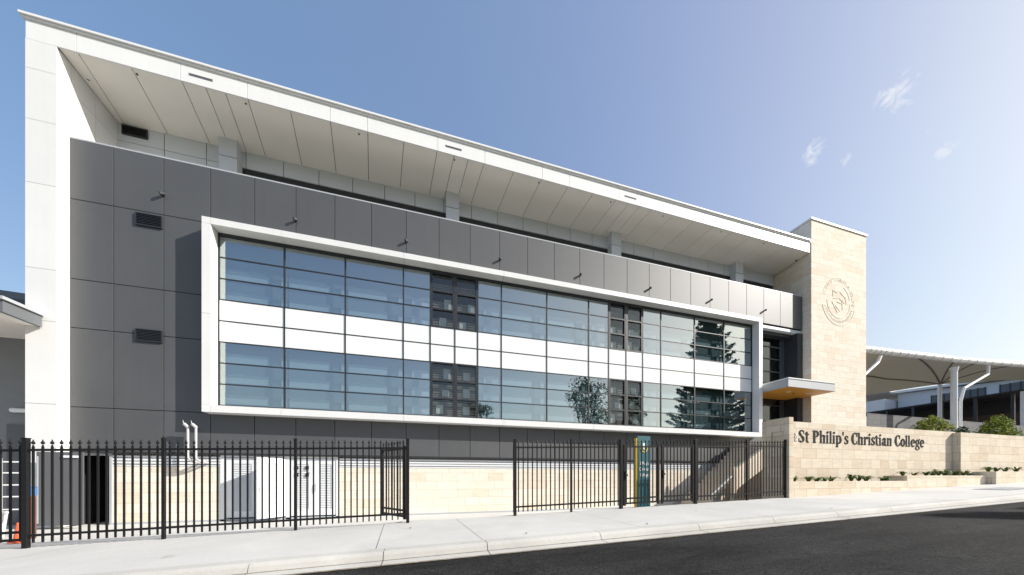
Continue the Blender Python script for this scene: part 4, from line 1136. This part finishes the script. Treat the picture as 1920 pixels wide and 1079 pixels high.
pb_ = MB().box(-.05,.05,-.06,.06,0,1.04).build('brick_stack', M['terracotta'], loc=(-9.3,10.6,.14)); tag(pb_,'reddish brick stack below the blue crate behind the gate post','bricks')
dr = thing('drain_grate','dark iron drain cover set in the pale footpath at the right','drain',(22.3,6.72,zs(22.3)), rz=math.atan(.034))
dr.rotation_euler = (0,-math.atan(.032),0)
MB().box(-1.0,1.0,-.42,.42,.004,.010).build('frame', M['iron'], dr)
b = MB()
for i in range(9): b.box(-.93,.93,-.37+i*.088,-.33+i*.088,.0105,.018)
b.build('bars', M['gutter_grey'], dr)

# ------------------------------------------------------------------ across the street, seen only in the glass and by their shade
def pine(lab, x, y, H, seed):
    rr = random.Random(seed); t = thing('norfolk_pine', lab, 'tree', (x,y,zs(x)))
    MB().tube((0,0,0),(0,0,H*.5),.45,.28,n=10).tube((0,0,H*.5),(0,0,H),.28,.03,n=10).build('trunk', M['bark'], t)
    b = MB(); tiers = 34
    for k_ in range(tiers):
        f = k_/(tiers-1); z = H*(.13+.86*f); L = H*.27*(1-f)**.85+.4
        nb_ = 7 if f < .8 else 5
        for i in range(nb_):
            a = 2*math.pi*i/nb_+rr.uniform(-.2,.2)+k_*.5; d = Vector((math.cos(a),math.sin(a),0)); Lr = L*rr.uniform(.75,1.1)
            n_ = max(4,int(Lr*5.5))
            for q_ in range(n_):
                s_ = (q_+.6)/n_; c = d*(Lr*s_)+Vector((0,0,z-.10*Lr*math.sin(s_*3.1)+.16*Lr*s_*s_))
                w_ = .30*(1-.55*s_)+.08
                for _ in range(6):
                    o_ = Vector((rr.uniform(-1,1),rr.uniform(-1,1),rr.uniform(-.45,.55)))*w_*1.5
                    u = Vector((rr.uniform(-1,1),rr.uniform(-1,1),rr.uniform(-.2,.8))).normalized(); v = u.orthogonal().normalized()
                    pp_ = c+o_; b.quad(tuple(pp_-u*.46),tuple(pp_-v*.13),tuple(pp_+u*.46),tuple(pp_+v*.13))
    b.build('crown', M['leaf_pine'], t, fix=False)
def tree(lab, x, y, H, W, seed, name='street_tree', n=26, dens=150, leaf=.28, base=.35, mt='leaf_dark'):
    rr = random.Random(seed); t = thing(name, lab, 'tree', (x,y,zs(x)))
    tr = MB(); tr.tube((0,0,-.1),(0,0,H*base),W*.06,W*.045,n=10)
    b = MB()
    for i in range(n):
        a = rr.uniform(0,6.28); q_ = math.sqrt(rr.random()); zz = H*(base+(1-base)*rr.uniform(.1,.95)); prof = math.sin(math.pi*min(.95,(zz/H-base)/(1-base)*.8+.15))
        c = Vector((math.cos(a)*q_*W*prof*.8, math.sin(a)*q_*W*prof*.8, zz))
        tr.tube((0,0,H*base*.9), tuple(c), W*.03, W*.006, n=6)
        leaf_cloud(b, tuple(c), W*rr.uniform(.20,.36), dens, leaf, rr, .8, fill=.2)
    tr.build('trunk', M['bark'], t); b.build('crown', M[mt], t, fix=False)
pine('tall dark Norfolk pine across the street, mirrored in the right-hand windows', 61, -27, 37.5, 21)
tree('broad leafy tree across the street, mirrored in the lower middle windows', 26.6, -20, 17, 5.6, 31, n=30, dens=120, leaf=.25, base=.25)
tree('smaller leafy tree across the street, mirrored low in the left windows', 9.0, -24, 13.5, 4.4, 32)
tree('thin leafy tree across the street between the pine and the broad tree', 40, -26, 17, 4.0, 34, n=20, dens=90)
tree('tall bare-stemmed gum tree across the road, throwing shade on the asphalt', 37.0, -7.0, 15.5, 2.0, 33, n=16, base=.76, dens=110)

# a few dry leaves and one twig on the paving
M['dry'] = mat('dry_leaf', (.16,.09,.04), .8, var=.3, scale=20)
rr = random.Random(5)
for i, (x, y, w_) in enumerate(((-3.9,6.25,'a twig-long curl'),(1.9,5.75,'small'),(4.6,5.68,'small'),(7.2,6.9,'small'),(-.3,7.4,'small'),(10.4,5.7,'small'))):
    b = MB(); L = .16 if i == 0 else .05; W = .012 if i == 0 else .022
    for k_ in range(4):
        t0, t1 = k_/4, (k_+1)/4; f = lambda t_: W*math.sin(math.pi*(.12+.76*t_)); zc = lambda t_: .008+.02*math.sin(math.pi*t_)
        b.quad((L*(t0-.5),-f(t0),zc(t0)),(L*(t1-.5),-f(t1),zc(t1)),(L*(t1-.5),f(t1),zc(t1)),(L*(t0-.5),f(t0),zc(t0)))
    o = b.build('fallen_leaf' if i else 'fallen_twig', M['dry'], fix=False, loc=(x,y,zs(x)+.004)); o.rotation_euler = (0,-math.atan(.03),rr.uniform(0,6))
    if i == 0: tag(o,'thin brown twig lying on the pale footpath in front of the left fence','twig')
    else: tag(o,'tiny dry brown leaf on the footpath','leaf','dry leaves on the footpath')
